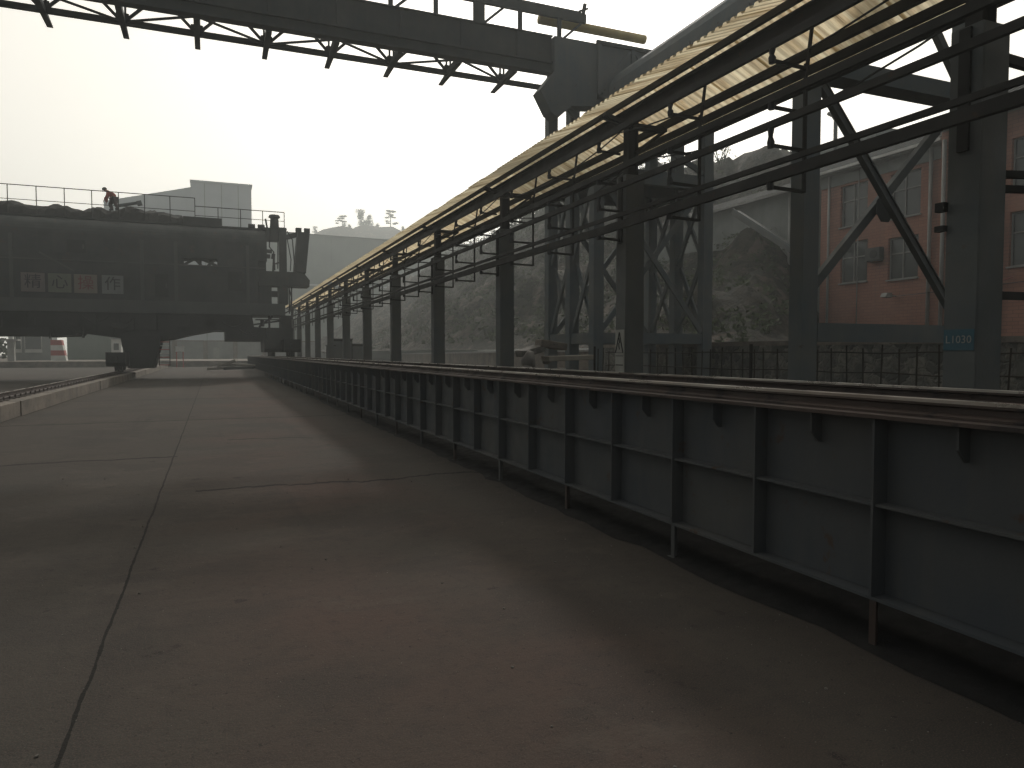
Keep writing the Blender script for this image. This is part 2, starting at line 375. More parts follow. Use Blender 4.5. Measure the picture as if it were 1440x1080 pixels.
# ================================================================ SETTING: ground and hill
g = MB()
g.add([(-480,-120,0),(480,-120,0),(480,560,0),(-480,560,0)], [(0,1,2,3)])
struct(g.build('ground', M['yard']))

def sstep(a, b, x):
    t = max(0, min(1, (x - a) / (b - a))); return t * t * (3 - 2 * t)
def hill_z(x, y):
    terr = 1.70 + 0.3 * max(0, min(1, (x - 16.6) / 8))
    sl = 0.50 + 0.34 * sstep(34, 58, y)
    edge = 17.0 + 2.0 * sstep(60, 120, y)
    top = 15.0 + 3.5 * sstep(40, 75, y) - 2.5 * sstep(95, 150, y) + 1.3 * math.sin(x * .31 + y * .17) + .9 * math.sin(y * .41 + 1.3)
    h = 1.70 + sl * max(0, x - edge)
    if h > top: h = top + (h - top) * 0.05
    yb = 18.3 + (x - 17.0) * 0.72; k = sstep(yb, yb + 4.5, y)
    z = terr * (1 - k) + h * k
    z += (1.5 * mnoise.fractal(Vector((x * .16, y * .16, 3)), 1.0, 2.0, 5) + .5 * mnoise.fractal(Vector((x * .8, y * .8, 1)), .8, 2.1, 4)) * k * sstep(17.2, 21, x)
    z += (0.2 * math.sin(x * 1.3 + y * .7) + .3 * math.sin(x * .6 - y * 1.1 + 2)) * k * sstep(17.5, 20, x)
    return z * (1 - sstep(150, 215, y) * 0.95)
hb = MB(); xs = [16.6 + i * 0.45 for i in range(60)] + [43.6 + i * 1.5 for i in range(20)]; ys = [-12 + j * 0.8 for j in range(120)] + [84 + j * 2.0 for j in range(66)]
for yv in ys:
    for xv in xs: hb.v.append((xv, yv, hill_z(xv, yv)))
nx = len(xs)
for j in range(len(ys) - 1):
    for i in range(nx - 1):
        a = j * nx + i; hb.f.append((a, a + 1, a + nx + 1, a + nx))
struct(hb.build('hillside', M['hill'], smooth=True))
# far wooded ridge behind the warehouse
fr = MB(); fx = [-10 + i * 6 for i in range(41)]; fy = [255 + j * 12 for j in range(9)]
for j, yv in enumerate(fy):
    for xv in fx:
        u_ = (xv - 20) / 210
        env = (0.84 + 0.14 * sstep(0.05, .2, u_)) * (1 - 0.40 * sstep(.2, .5, u_))
        prof = math.sin(min(1, j / 5) * math.pi / 2)
        fr.v.append((xv, yv, 59 * env * prof + (1.5 * math.sin(xv * .21 + j) + 1.1 * math.sin(xv * .43)) * prof - 0.5))
for j in range(8):
    for i in range(40):
        a = j * 41 + i; fr.f.append((a, a + 1, a + 42, a + 41))
struct(fr.build('far_hill', M['hill'], smooth=True))

# ================================================================ RAIL GIRDERS
def rail_profile_mb(x, z0, y0, y1, hgt=0.085):
    mb = MB()
    p = [(x-.055,z0),(x+.055,z0),(x+.055,z0+.012),(x+.012,z0+.024),(x+.012,z0+hgt-.035),(x+.032,z0+hgt-.026),
         (x+.032,z0+hgt-.004),(x-.032,z0+hgt-.004),(x-.032,z0+hgt-.026),(x-.012,z0+hgt-.035),(x-.012,z0+.024),(x-.055,z0+.012)]
    return mb.extrude(p, 'y', y0, y1)
Y0, Y1 = -3.0, 75.0
gd = thing('rail_girder', (3.2, 0, 0), 'near dark steel girder with upright stiffener plates carrying a rusty rail beside the yard', 'girder')
MB().box(3.163, 3.177, Y0, Y1, 0.262, 1.168).build('web', M['girder'], gd)
MB().box(3.05, 3.36, Y0, Y1, 1.17, 1.19).build('top_flange', M['rust'], gd)
MB().box(3.07, 3.34, Y0, Y1, 0.245, 0.26).build('bottom_flange', M['girder'], gd)
st = [2.63 + .86 * k for k in range(-5, 84)]
mid = MB()
for i, yv in enumerate(st):
    if i < 58:
        b = MB(); b.box(3.066, 3.162, yv - .007, yv + .007, 0.262, 1.168)
        b.build('stiffener', M['girder'], gd)
    if i + 1 < len(st): mid.box(3.080, 3.162, yv + .009, st[i+1] - .009, 0.722, 0.736)
far_st = MB()
for yv in st[58:]: far_st.box(3.066, 3.162, yv - .007, yv + .007, 0.262, 1.168)
far_st.build('distant_stiffeners', M['girder'], gd)['kind'] = 'stuff'
mid.build('longitudinal_stiffener', M['girder'], gd)
for i, yv in enumerate(st[:40]):
    ym = yv + .43
    b = MB(); b.extrude([(3.085, 1.168), (3.162, 1.168), (3.162, 1.0), (3.135, 1.0), (3.085, 1.06)], 'y', ym - .006, ym + .006)
    b.build('gusset', M['girder'], gd)
for i, yv in enumerate(st):
    if i % 2 == 1 and i < 60:
        b = MB(); b.box(3.075, 3.115, yv - .010, yv + .010, 0.012, 0.243); b.box(3.075, 3.085, yv - .03, yv - .0105, .012, .243)
        b.box(3.06, 3.14, yv - .035, yv + .035, 0.001, 0.011)
        b.build('foot', M['rust'] if i % 4 == 1 else M['girder'], gd)
rl = rail_profile_mb(3.2, 1.192, Y0, Y1).build('rail', M['rust'], gd)
MB().box(3.1665, 3.2335, Y0, Y1, 1.262, 1.278).build('running_surface', M['railhead'], rl)
gd2 = thing('rail_girder', (4.29, 0, 0), 'second rusty rail girder running just behind the near one', 'girder')
MB().box(4.28, 4.30, Y0, Y1, 0.262, 1.168).build('web', M['girder'], gd2)
MB().box(4.14, 4.44, Y0, Y1, 1.17, 1.19).build('top_flange', M['rust'], gd2)
MB().box(4.16, 4.42, Y0, Y1, 0.002, 0.26).build('bottom_flange', M['girder'], gd2)
rl = rail_profile_mb(4.29, 1.192, Y0, Y1).build('rail', M['rust'], gd2)
MB().box(4.2565, 4.3235, Y0, Y1, 1.264, 1.278).build('running_surface', M['railhead'], rl)

b = MB(); rnd = random.Random(19); nx, ny = 9, 170  # low coal dust mound, its black also painting the shade under the girders
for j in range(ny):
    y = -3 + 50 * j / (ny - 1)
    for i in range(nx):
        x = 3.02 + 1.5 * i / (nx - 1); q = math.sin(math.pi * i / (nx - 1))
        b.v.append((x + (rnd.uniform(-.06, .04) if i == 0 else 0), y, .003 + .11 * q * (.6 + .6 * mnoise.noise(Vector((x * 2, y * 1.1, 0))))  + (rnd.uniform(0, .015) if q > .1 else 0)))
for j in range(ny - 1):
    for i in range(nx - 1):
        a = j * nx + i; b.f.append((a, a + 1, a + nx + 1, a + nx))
o = b.build('coal_dust_and_shade', M['coal']); tag(o, 'black spilled coal dust and painted shade on the yard under the rail girders', 'coal dust', kind='stuff')

# left track on its concrete beam
lt = thing('track_beam', (-4.75, 0, 0), 'low stained concrete kerb beam carrying a rail on the left of the yard', 'track beam')
kb = MB(); rnd = random.Random(3)
yv = 8.0
while yv < 78:
    L = rnd.uniform(2.6, 4.2); e = rnd.uniform(0, .03)
    kb.box(-5.35, -4.2 - e, yv, yv + L - .03, 0.0, .36 + rnd.uniform(-.015, .015)); yv += L
kb.build('kerb_block', M['concrete'], lt, bevel=.012)
MB().box(-5.30, -4.26, 8, 78, 0.02, .34).build('bed', M['coal'], lt)
def rp(x, z0): return rail_profile_mb(x, z0, 8, 78, .13)
rl = rp(-4.78, .39).build('rail', M['rust'], lt)
MB().box(-4.81, -4.75, 8, 78, .517, .521).build('running_surface', M['railhead'], rl)
for k in range(95):
    yv = 8.3 + k * .55
    b = MB(); b.box(-5.0, -4.5, yv - .09, yv + .09, .372, .388); b.tube([(-4.62, yv, .388), (-4.62, yv, .45)], .02, 6)
    b.build('tie_plate', M['rust'], lt)

# ================================================================ CANOPY WITH CONDUCTOR BARS
COLY = [-1.1, 4.22, 9.76, 15.0, 20.2, 25.45, 30.6, 35.8, 41.0, 46.2, 51.4, 56.6, 61.8]
cn = thing('conductor_canopy', (6.06, 4.22, 0), 'long narrow canopy of dirty translucent sheets on grey columns above the conductor bars', 'canopy')
CX = 6.065
for i, yc in enumerate(COLY):
    b = MB()
    b.box(5.90, 5.918, yc - .14, yc + .14, 0.02, 4.24); b.box(6.212, 6.23, yc - .14, yc + .14, 0.02, 4.24)
    b.box(5.920, 6.210, yc - .141, yc - .127, 0.02, 4.24); b.box(5.920, 6.210, yc + .127, yc + .141, 0.02, 4.24)
    b.box(5.80, 6.33, yc - .24, yc + .24, 0.002, 0.022)
    cc = b.build('column', M['steel'], cn)
    b = MB(); b.box(5.98, 6.15, yc - .012, yc + .012, 4.243, 5.075); b.box(5.975, 5.99, yc - .075, yc + .075, 4.243, 5.075)
    b.box(6.14, 6.155, yc - .075, yc + .075, 4.243, 5.075); b.box(5.93, 6.20, yc - .12, yc + .12, 4.241, 4.256)
    b.build('post', M['dark'], cc)
    b = MB()
    for s in (-1, 1):
        b.bar((CX, yc + s*.05, 5.02), (CX + .62, yc + s*.05, 5.02), .05, .07); b.bar((CX - .02, yc + s*.05, 5.0), (CX - .5, yc + s*.05, 5.13), .05, .06)
        b.bar((CX + .05, yc + s*.05, 4.6), (CX + .6, yc + s*.05, 5.0), .04, .04)
    b.build('roof_bracket', M['dark'], cn)
YA, YB = COLY[0] - 1.5, COLY[-1] + 2
MB().ibeam((CX, YA, 5.18), (CX, YB, 5.18), .15, .20).build('ridge_beam', M['dark'], cn)
MB().bar((5.84, YA, 5.285), (5.84, YB, 5.285), .05, .08).build('purlin', M['dark'], cn)
MB().bar((6.66, YA, 5.09), (6.66, YB, 5.09), .06, .11).build('purlin', M['dark'], cn)
MB().bar((6.87, YA, 4.99), (6.87, YB, 4.99), .06, .10).build('purlin', M['dark'], cn)
MB().bar((7.07, YA, 4.90), (7.07, YB, 4.90), .07, .10).build('eave_beam', M['dark'], cn)
# sheets: each panel about 0.9 m wide, laid with slightly uneven ends
rnd = random.Random(11)
def sheet_panel(ya, xa, za, xb, zb, dz, over):
    mb = MB(); nw = 7; pitch = 0.94 / nw
    prof = []
    for k in range(nw):
        y0 = ya + k * pitch
        prof += [(y0, 0), (y0 + pitch*.35, 0), (y0 + pitch*.5, .034), (y0 + pitch*.85, .034)]
    prof.append((ya + .94, 0))
    for x, z, o in ((xa, za, over), (xb, zb, 0)):
        d = -1 if xa < xb else 1
        for yv, h in prof: mb.v.append((x + o * d * 1.0, yv, z + h + dz - abs(o) * .36))
    n = len(prof)
    for k in range(n - 1): mb.f.append((k, k+1, n+k+1, n+k))
    return mb
yv = YA + .1; k = 0
while yv < YB - .9:
    lift = .008 * (k % 2) + rnd.uniform(0, .01)
    sheet_panel(yv, 5.44, 5.205, CX - .01, 5.425, lift, rnd.uniform(0, .07)).build('roof_sheet', M['sheet'], cn)
    sheet_panel(yv, 7.11, 4.955, CX + .01, 5.425, lift, rnd.uniform(0, .03)).build('roof_sheet', M['sheet'], cn) if k < 48 else None
    yv += .90; k += 1
    if k == 50: break
if yv < YB - 1:
    far_roof = MB()
    while yv < YB - .9:
        for a in ((5.44, 5.205, CX - .01, 5.425), (7.11, 4.955, CX + .01, 5.425)):
            q = sheet_panel(yv, *a, .003 * (k % 2), 0); far_roof.add(q.v, q.f)
        yv += .90; k += 1
    far_roof.build('distant_roof_sheets', M['sheet'], cn)['kind'] = 'stuff'
# conductor bars, kinked a little from support to support
rnd = random.Random(5)
def bar_line(name, x, z, w, h, lift):
    pts = [YA, ] + [c for c in COLY] + [YB]
    mb = MB()
    zs = [z + rnd.uniform(-.012, .012) for _ in pts]
    for i in range(len(pts) - 1):
        mb.bar((x, pts[i], zs[i]), (x, pts[i+1] + .004, zs[i+1]), w, h)
    return mb.build(name, M['dark'], cn)
bar_line('conductor_bar', 5.5, 4.74, .05, .09, 0)
bar_line('conductor_bar', 5.5, 4.19, .05, .085, 0)
bar_line('conductor_bar', 5.5, 3.91, .05, .075, 0)
bar_line('conductor_bar', 5.5, 3.365, .06, .11, 0)
bar_line('conductor_bar', 5.5, 3.50, .04, .055, 0)
ARMS = ((4.58, 4.70), (4.10, 4.15), (3.70, 3.875), (3.26, 3.31))
def arms(parent, xr, yc):
    for za, zc in ARMS:
        b = MB(); b.bar((5.50, yc, za), (xr, yc, za - .01), .03, .034); a = b.build('arm', M['dark'], parent)
        b = MB(); b.tube([(5.50, yc, za - .03), (5.50, yc, za + .03), (5.495, yc, (za+zc)/2), (5.50, yc, zc)], [.034, .04, .024, .036], 8)
        b.build('insulator', M['black'], parent)
for i in range(len(COLY) - 1):
    for fr_ in (.335, .665):
        yc = COLY[i] + fr_ * (COLY[i+1] - COLY[i])
        b = MB(); b.bar((5.965, yc, 3.24), (5.965, yc, 4.62), .032, .032); b.bar((5.985, yc, 4.60), (6.05, yc, 5.08), .03, .03)
        h = b.build('hanger', M['dark'], cn)
        if i < 7: arms(h, 5.95, yc)
for i, yc in enumerate(COLY[:8]):
    b = MB(); b.box(5.872, 5.898, yc - .05, yc + .05, 3.2, 4.22)
    h = b.build('arm_plate', M['dark'], cn)
    if i != 1: arms(h, 5.872, yc)
for (x_, z_, sg_) in ((5.87, 4.9, .22), (6.2, 4.55, .35)):
    pts = []
    for a_, c_ in zip(COLY[:8], COLY[1:9]):
        pts += [(x_ + .01 * math.sin(q), a_ + (c_ - a_) * q / 8, z_ - sg_ * 4 * (q/8) * (1 - q/8)) for q in range(8)]
    MB().tube(pts, .012, 5).build('cable', M['black'], cn)
# horizontal ties from the first column towards the building side
b = MB(); b.bar((6.24, 4.22, 2.0), (9.2, 4.3, 2.05), .05, .07); b.build('tie_bar', M['dark'], cn)
b = MB(); b.bar((6.24, 4.16, 3.03), (9.2, 3.3, 3.03), .05, .06); b.bar((6.24, 4.26, 2.93), (9.2, 3.4, 2.93), .05, .06); b.build('tie_bar', M['dark'], cn)
b = MB(); b.bar((6.24, 4.22, 4.05), (9.2, 4.3, 4.0), .06, .08); b.build('tie_bar', M['dark'], cn)
for zc in (2.72, 2.55):
    b = MB(); b.box(5.84, 5.898, 4.35, 4.43, zc, zc + .05 + (zc > 2.6) * .03); b.build('bracket_lug', M['dark'], cn)
# number patch and warning plate
npch = thing('number_patch', (5.895, 4.22, 1.62), 'blue painted patch with a column number on the nearest canopy column', 'column number')
MB().box(5.8935, 5.8985, 4.085, 4.355, 1.52, 1.70).build('patch', M['blue'], npch)
text_mb('L1030', .095, (5.891, 4.22, 1.61), (0, -1, 0), (0, 0, 1), .003).build('number', M['pipe_white'], npch)
ws = thing('warning_sign', (5.89, 9.76, 1.5), 'faded triangular danger plate strapped to the second canopy column', 'warning sign')
MB().box(5.884, 5.897, 9.63, 9.89, 1.12, 1.86).build('plate', M['plate'], ws)
b = MB()
A_, B_, C_ = (5.881, 9.76, 1.82), (5.881, 9.65, 1.50), (5.881, 9.87, 1.50)
for p, q in ((A_, B_), (B_, C_), (C_, A_)): b.bar(p, q, .006, .022, up=(1, 0, 0))
b.build('triangle', M['black'], ws)
b = MB()
for p, q in (((5.881, 9.775, 1.73), (5.881, 9.745, 1.66)), ((5.881, 9.745, 1.66), (5.881, 9.78, 1.645)), ((5.881, 9.78, 1.645), (5.881, 9.755, 1.55))):
    b.bar(p, q, .006, .018, up=(1, 0, 0))
b.build('lightning_symbol', M['black'], ws)
b = MB(); b.box(5.880, 5.883, 9.65, 9.87, 1.445, 1.455); b.box(5.880, 5.883, 9.65, 9.87, 1.30, 1.315); b.build('lettering_band', M['black'], ws)

# ================================================================ PORTAL FRAME BESIDE THE CANOPY
def column_h(mb, x, y, w, d, z0, z1):
    """H section, flanges facing +-x"""
    mb.box(x - w/2, x - w/2 + .02, y - d/2, y + d/2, z0, z1); mb.box(x + w/2 - .02, x + w/2, y - d/2, y + d/2, z0, z1)
    return mb.box(x - w/2 + .021, x + w/2 - .021, y - .01, y + .01, z0, z1)
pf = thing('portal_frame', (9.4, 8, 0), 'grey steel portal frame with crossed braces between the first two canopy columns', 'steel frame')
XL_, XR_ = 7.88, 11.15
for x in (XL_, XR_):
    b = MB(); b.box(x - .14, x + .14, 7.87, 8.13, .02, 9.4); b.box(x - .25, x + .25, 7.75, 8.25, .002, .02)
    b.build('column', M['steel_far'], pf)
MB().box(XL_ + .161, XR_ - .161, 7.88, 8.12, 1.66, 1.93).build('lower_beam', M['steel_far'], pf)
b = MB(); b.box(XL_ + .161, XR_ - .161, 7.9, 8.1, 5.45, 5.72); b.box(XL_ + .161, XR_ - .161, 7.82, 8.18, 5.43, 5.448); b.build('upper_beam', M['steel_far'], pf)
MB().ibeam((XL_ + .15, 7.93, 5.38), (XR_ - .15, 7.93, 2.05), .10, .13, .015, .05, (0.7, 0, 0.71)).build('brace', M['steel'], pf)
MB().bar((XL_ + .15, 8.17, 2.3), (XR_ - .15, 8.17, 5.3), .10, .13).build('brace', M['steel'], pf)
b = MB(); ccx, ccz = 9.52, 3.72
b.extrude([(ccx + .19*math.cos(a*math.pi/4 + .4), ccz + .24*math.sin(a*math.pi/4 + .4)) for a in range(8)], 'y', 8.04, 8.055)
b.build('gusset_plate', M['steel'], pf)
MB().bar((9.6, 7.97, 7.5), (XR_ - .15, 7.97, 5.75), .10, .12).build('brace', M['steel'], pf)
MB().box(XL_ + .161, XR_ - .161, 7.9, 8.1, 8.9, 9.2).build('top_beam', M['steel_far'], pf)

# ================================================================ TRANSFER TOWER
tw = thing('transfer_tower', (13.3, 21.6, 0), 'tall grey braced steel tower holding the transfer house where the conveyors meet', 'tower')
TX, TY = (11.25, 15.45), (20.1, 21.75, 23.4)
for x in TX:
    for y in TY:
        b = MB(); b.box(x - .18, x + .18, y - .16, y + .16, .02, 9.38 if y < 21 else 10.58)
        b.build('leg', M['steel_far'], tw)
b = MB()
for y in TY: b.box(TX[0] + .19, TX[1] - .19, y - .12, y + .12, 1.80, 2.14)
for x in TX:
    for ya, yb in ((TY[0], TY[1]), (TY[1], TY[2])): b.box(x - .12, x + .12, ya + .17, yb - .17, 1.80, 2.14)
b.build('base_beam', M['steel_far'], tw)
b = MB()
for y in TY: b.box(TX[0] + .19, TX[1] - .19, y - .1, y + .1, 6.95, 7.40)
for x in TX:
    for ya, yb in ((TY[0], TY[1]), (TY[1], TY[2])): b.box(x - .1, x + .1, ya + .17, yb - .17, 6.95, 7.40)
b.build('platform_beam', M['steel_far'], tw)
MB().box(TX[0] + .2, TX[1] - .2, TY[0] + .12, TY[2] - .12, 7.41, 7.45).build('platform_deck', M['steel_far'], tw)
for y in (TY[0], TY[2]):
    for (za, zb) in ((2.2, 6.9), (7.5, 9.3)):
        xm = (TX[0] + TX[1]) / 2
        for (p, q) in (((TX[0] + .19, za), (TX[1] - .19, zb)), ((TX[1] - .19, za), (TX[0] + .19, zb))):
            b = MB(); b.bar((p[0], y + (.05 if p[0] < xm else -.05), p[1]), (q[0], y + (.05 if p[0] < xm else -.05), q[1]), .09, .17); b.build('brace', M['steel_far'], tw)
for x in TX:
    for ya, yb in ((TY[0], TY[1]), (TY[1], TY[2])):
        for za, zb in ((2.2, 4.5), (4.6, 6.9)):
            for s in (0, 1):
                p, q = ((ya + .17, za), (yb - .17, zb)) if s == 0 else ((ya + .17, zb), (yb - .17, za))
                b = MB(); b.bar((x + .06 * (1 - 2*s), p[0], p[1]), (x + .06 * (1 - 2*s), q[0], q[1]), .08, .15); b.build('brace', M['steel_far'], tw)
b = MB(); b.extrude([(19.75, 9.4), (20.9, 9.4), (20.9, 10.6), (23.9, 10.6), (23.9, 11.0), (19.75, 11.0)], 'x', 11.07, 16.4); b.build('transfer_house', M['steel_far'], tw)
for (xa, za, xb, zb) in ((11.2, 9.5, 12.2, 10.9), (12.4, 10.9, 13.5, 9.5)):
    MB().bar((xa, 19.72, za), (xb, 19.72, zb), .05, .1).build('face_brace', M['steel_far'], tw)
MB().box(11.0, 16.45, 19.66, 19.745, 10.952, 11.06).build('roof_edge', M['bridge'], tw)
b = MB(); b.extrude([(11.068, 11.0), (9.62, 11.0), (9.62, 9.95), (9.15, 9.35), (9.5, 8.75), (9.75, 8.6), (10.2, 9.0), (11.068, 9.1)], 'y', 19.8, 20.35); b.build('haunch', M['steel_far'], tw)
MB().bar((10.25, 20.08, 9.0), (11.07, 20.08, 8.1), .12, .14).build('knee_brace', M['steel_far'], tw)
for x in (11.1, 12.3, 13.6):
    MB().box(x - .06, x + .06, 19.67, 19.748, 9.42, 10.95).build('rib', M['steel_far'], tw)

# ================================================================ OVERHEAD BRIDGE
br = thing('overhead_bridge', (-4, 20, 10), 'long grey overhead conveyor bridge with open truss and pipe rack crossing above the yard', 'bridge')
XA, XB = -34.0, 9.615
b = MB(); b.box(XA, XB, 20.0, 20.04, 10.02, 11.02); b.box(XA, XB, 19.9, 20.2, 9.94, 9.975); b.box(XA, XB, 19.9, 20.2, 11.02, 11.05)
b.build('plate_girder', M['bridge'], br)
MB().bar((XA, 19.955, 10.26), (XB, 19.955, 10.26), .09, .05).build('ledge', M['bridge'], br)
k = 0; x = XA + .5
while x < XB:
    MB().box(x - .04, x + .04, 19.93, 19.998, 10.30, 11.015).build('rib', M['bridge'], br); x += 1.75
MB().box(XA, 11.05, 21.2, 21.34, 9.93, 10.06).build('bottom_chord', M['bridge'], br)
MB().box(XA, 11.05, 21.2, 21.34, 10.86, 11.0).build('top_chord', M['bridge'], br)
x = XA + .5; i = 0
while x < XB - .4:
    b = MB(); b.extrude([(20.2, 9.90), (22.1, 9.90), (22.1, 9.925), (20.2, 10.14)], 'x', x - .07, x + .07); b.build('cross_beam', M['bridge'], br)
    b = MB(); b.bar((x - .06, 21.27, 10.061), (x - .06, 21.27, 10.859), .05); b.bar((x + .06, 21.27, 10.061), (x + .06, 21.27, 10.859), .05); b.build('truss_post', M['bridge'], br)
    b = MB(); b.box(x - .15, x + .15, 21.185, 21.199, 9.94, 10.2); b.build('gusset', M['bridge'], br)
    if x + 1.75 < XB:
        b = MB()
        b.bar((x + .1, 21.27, 10.08), (x + .86, 21.27, 10.84), .06, .07); b.build('truss_diagonal', M['bridge'], br)
        b = MB(); b.bar((x + .9, 21.27, 10.84), (x + 1.65, 21.27, 10.08), .06, .07); b.build('truss_diagonal', M['bridge'], br)
        b = MB(); b.bar((x + .08, 20.22, 9.99), (x + 1.67, 21.18, 9.99), .05, .05) if i % 2 else b.bar((x + 1.67, 20.22, 9.99), (x + .08, 21.18, 9.99), .05, .05)
        b.build('wind_brace', M['bridge'], br)
    x += 1.75; i += 1
MB().box(XA, XB, 20.3, 21.1, 11.06, 11.10).build('walkway', M['bridge'], br)
MB().box(XA, 10.8, 20.0, 20.12, 11.66, 11.92).build('pipe_rack_beam', M['bridge'], br)
MB().tube([(XA, 20.3, 12.05), (10.75, 20.3, 12.05)], .07, 8).build('pipe', M['bridge'], br)
MB().tube([(9.4, 20.45, 11.72), (13.2, 20.45, 11.72)], .14, 12).build('yellow_pipe', M['yellow'], br, smooth=True)
x = XA + 1; i = 0
while x < 10.9:
    wd = .17 if i % 3 == 1 else .06
    MB().box(x - wd, x + wd, 20.02, 20.10, 11.055, 11.655).build('rack_post', M['bridge'], br)
    b = MB(); b.bar((x + .15, 20.06, 11.1), (x + .75, 20.06, 11.64), .05, .07)
    if i % 2: b.build('rack_brace', M['bridge'], br)
    x += 1.3; i += 1
for x in (5.5, 6.4, 7.0, 8.2, 10.72):
    b = MB(); b.bar((x, 20.06, 11.925), (x + .06, 20.06, 12.25), .09, .09); b.bar((x - .14, 20.06, 12.0), (x + .16, 20.06, 12.13), .05, .05); b.build('pipe_saddle', M['bridge'], br)

# ================================================================ GALLERY RUNNING OVER THE CANOPY
gl = thing('conveyor_gallery', (12.2, 12, 8), 'enclosed grey conveyor gallery rising from the transfer house above the canopy roof', 'conveyor gallery')
prof = [(11.35, 8.0), (13.1, 8.0), (13.1, 9.4)] + [(12.22 + .88*math.cos(a), 9.4 + .9*math.sin(a)) for a in [i*math.pi/10 for i in range(1, 10)]] + [(11.35, 9.4)]
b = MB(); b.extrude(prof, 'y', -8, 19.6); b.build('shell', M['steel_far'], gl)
for k in range(12):
    yv = -6.5 + k*2.2
    b = MB(); b.box(11.30, 11.345, yv - .05, yv + .05, 8.0, 9.4); b.build('rib', M['steel_far'], gl)
b = MB(); b.box(11.2, 13.25, -8, 19.6, 7.86, 7.99); b.build('floor_beam', M['steel_far'], gl)
for yv in (-4, 8.0, 16.0):
    if yv == 8.0: continue
    for x in (11.45, 13.0):
        b = MB(); b.box(x - .13, x + .13, yv - .13, yv + .13, (0.0 if x < 16.6 else 1.7), 7.858)
        if yv != 16.0: b.build('support_leg', M['steel_far'], gl)

# ================================================================ COAL CHARGING MACHINE
YM = 46.0
cm = thing('charging_machine', (-4, 46, 0), 'huge dark grey rail mounted coal machine with railed top deck spanning the yard', 'machine')
XE = -24.0
# body wall with rounded top edge, and an opening through it on the right
arc = [(YM + .9 - .9*math.cos(a), 8.07 + .9*math.sin(a)) for a in [i*math.pi/2/8 for i in range(9)]]
b = MB(); b.extrude([(YM, 7.02)] + arc + [(YM + 1.5, 8.97), (YM + 1.5, 7.02)], 'x', XE, 3.1); b.build('upper_casing', M['machine'], cm)
b = MB(); b.box(XE, -1.52, YM, YM + 1.5, 6.60, 7.018); b.box(.32, 2.6, YM, YM + 1.5, 6.60, 7.018); b.box(XE, 2.6, YM, YM + 1.5, 4.47, 6.598)
b.build('side_wall', M['machine'], cm)
b = MB()
for i, (xa, za, xb, zb) in enumerate(((-1.5, 6.62, -.9, 7.0), (-.9, 7.0, -.55, 6.62), (-.5, 6.98, .3, 6.65), (-.6, 6.6, -.6, 7.0), (-.2, 6.62, .2, 6.98), (-1.5, 6.9, -.2, 7.0))):
    b.bar((xa, YM + .3, za), (xb, YM + .3, zb), .1, .14)
b.build('opening_bars', M['machine_dk'], cm)
for xx in (-9.9, -3.65, -1.9, 2.0):
    MB().box(xx - .09, xx + .09, YM - .05, YM - .002, 4.5, 7.9).build('wall_rib', M['machine_lt'], cm)
b = MB(); b.bar((-8.6, YM - .05, 6.95), (-7.0, YM - .05, 6.0), .05, .09); b.build('wall_pipe', M['machine_lt'], cm)
MB().box(XE, 4.1, YM - .28, YM + 3.5, 3.76, 4.46).build('running_beam', M['machine_lt'], cm)
rnd = random.Random(2)
# underframe: stepped silhouette
b = MB(); b.extrude([(XE, 3.758), (2.2, 3.758), (2.3, 3.05), (3.0, 3.0), (3.0, 2.2), (.68, 2.2), (.68, 2.80), (.1, 2.80), (-1.2, 2.55), (-2.2, 2.28), (-2.9, 2.2), (-4.7, 2.3), (-5.2, 2.38), (-6.3, 2.52),
                     (-6.9, 2.62), (-7.0, 2.46), (-8.4, 2.38), (-9.2, 2.44), (-11, 2.42), (XE, 2.45)], 'y', YM - .1, YM + 3.2)
b.build('underframe', M['machine_dk'], cm)
for k in range(26):
    xa = rnd.uniform(XE + 2, 2); MB().box(xa, xa + rnd.uniform(.2, .9), YM - .22, YM - .102, rnd.uniform(2.6, 3.2), rnd.uniform(3.3, 3.7)).build('underframe_box', M['machine_dk'], cm)
# legs and bogies
b = MB(); b.extrude([(-4.75, 2.45), (-2.75, 2.45), (-2.78, 1.9), (-2.95, 1.3), (-3.1, .62), (-4.4, .62), (-4.5, 1.3), (-4.7, 1.9)], 'y', YM - .6, YM + 1.6); b.build('leg', M['machine_dk'], cm)
def bogie(x, y0, y1, z):
    b = MB(); b.extrude([(y0, z + .45), (y0 + .25, z + .25), (y1 - .25, z + .25), (y1, z + .45), (y1, z + 1.0), (y0, z + 1.0)], 'x', x - .46, x + .46)
    f = b.build('bogie', M['machine_dk'], cm)
    for yy in (y0 + .55, (y0 + y1)/2, y1 - .55):
        w = MB(); w.tube([(x - .09, yy, z + .30), (x + .09, yy, z + .30)], .30, 20); w.tube([(x + .09, yy, z + .30), (x + .13, yy, z + .30)], .35, 20)
        w.build('wheel', M['black'], f, smooth=False)
    w = MB(); w.box(x - .1, x + .1, y0 - .35, y0 - .002, z + .5, z + .75); w.tube([(x, y0 - .45, z + .62), (x, y0 - .352, z + .62)], .16, 12); w.build('buffer', M['black'], f)
bogie(-4.78, 43.2, 47.0, .521)
bogie(3.2, 43.6, 47.2, 1.278); bogie(4.29, 43.6, 47.2, 1.278)
b = MB(); b.box(3.02, 4.5, YM - .5, YM + 1.5, 2.29, 3.0); b.box(3.85, 4.45, YM - .3, YM + 1.3, 3.002, 3.758); b.build('leg', M['machine_dk'], cm)
for (xa, za, xb, zb, r_) in ((2.3, 3.2, 3.85, 3.45, .05), (2.6, 3.06, 3.4, 3.72, .07), (2.4, 3.5, 3.84, 3.52, .04), (3.2, 3.02, 3.2, 3.75, .06), (2.8, 3.1, 2.8, 3.5, .12)):
    MB().tube([(xa, YM + .2, za), (xb, YM + .25, zb)], r_, 8).build('pipe', M['machine_dk'], cm)
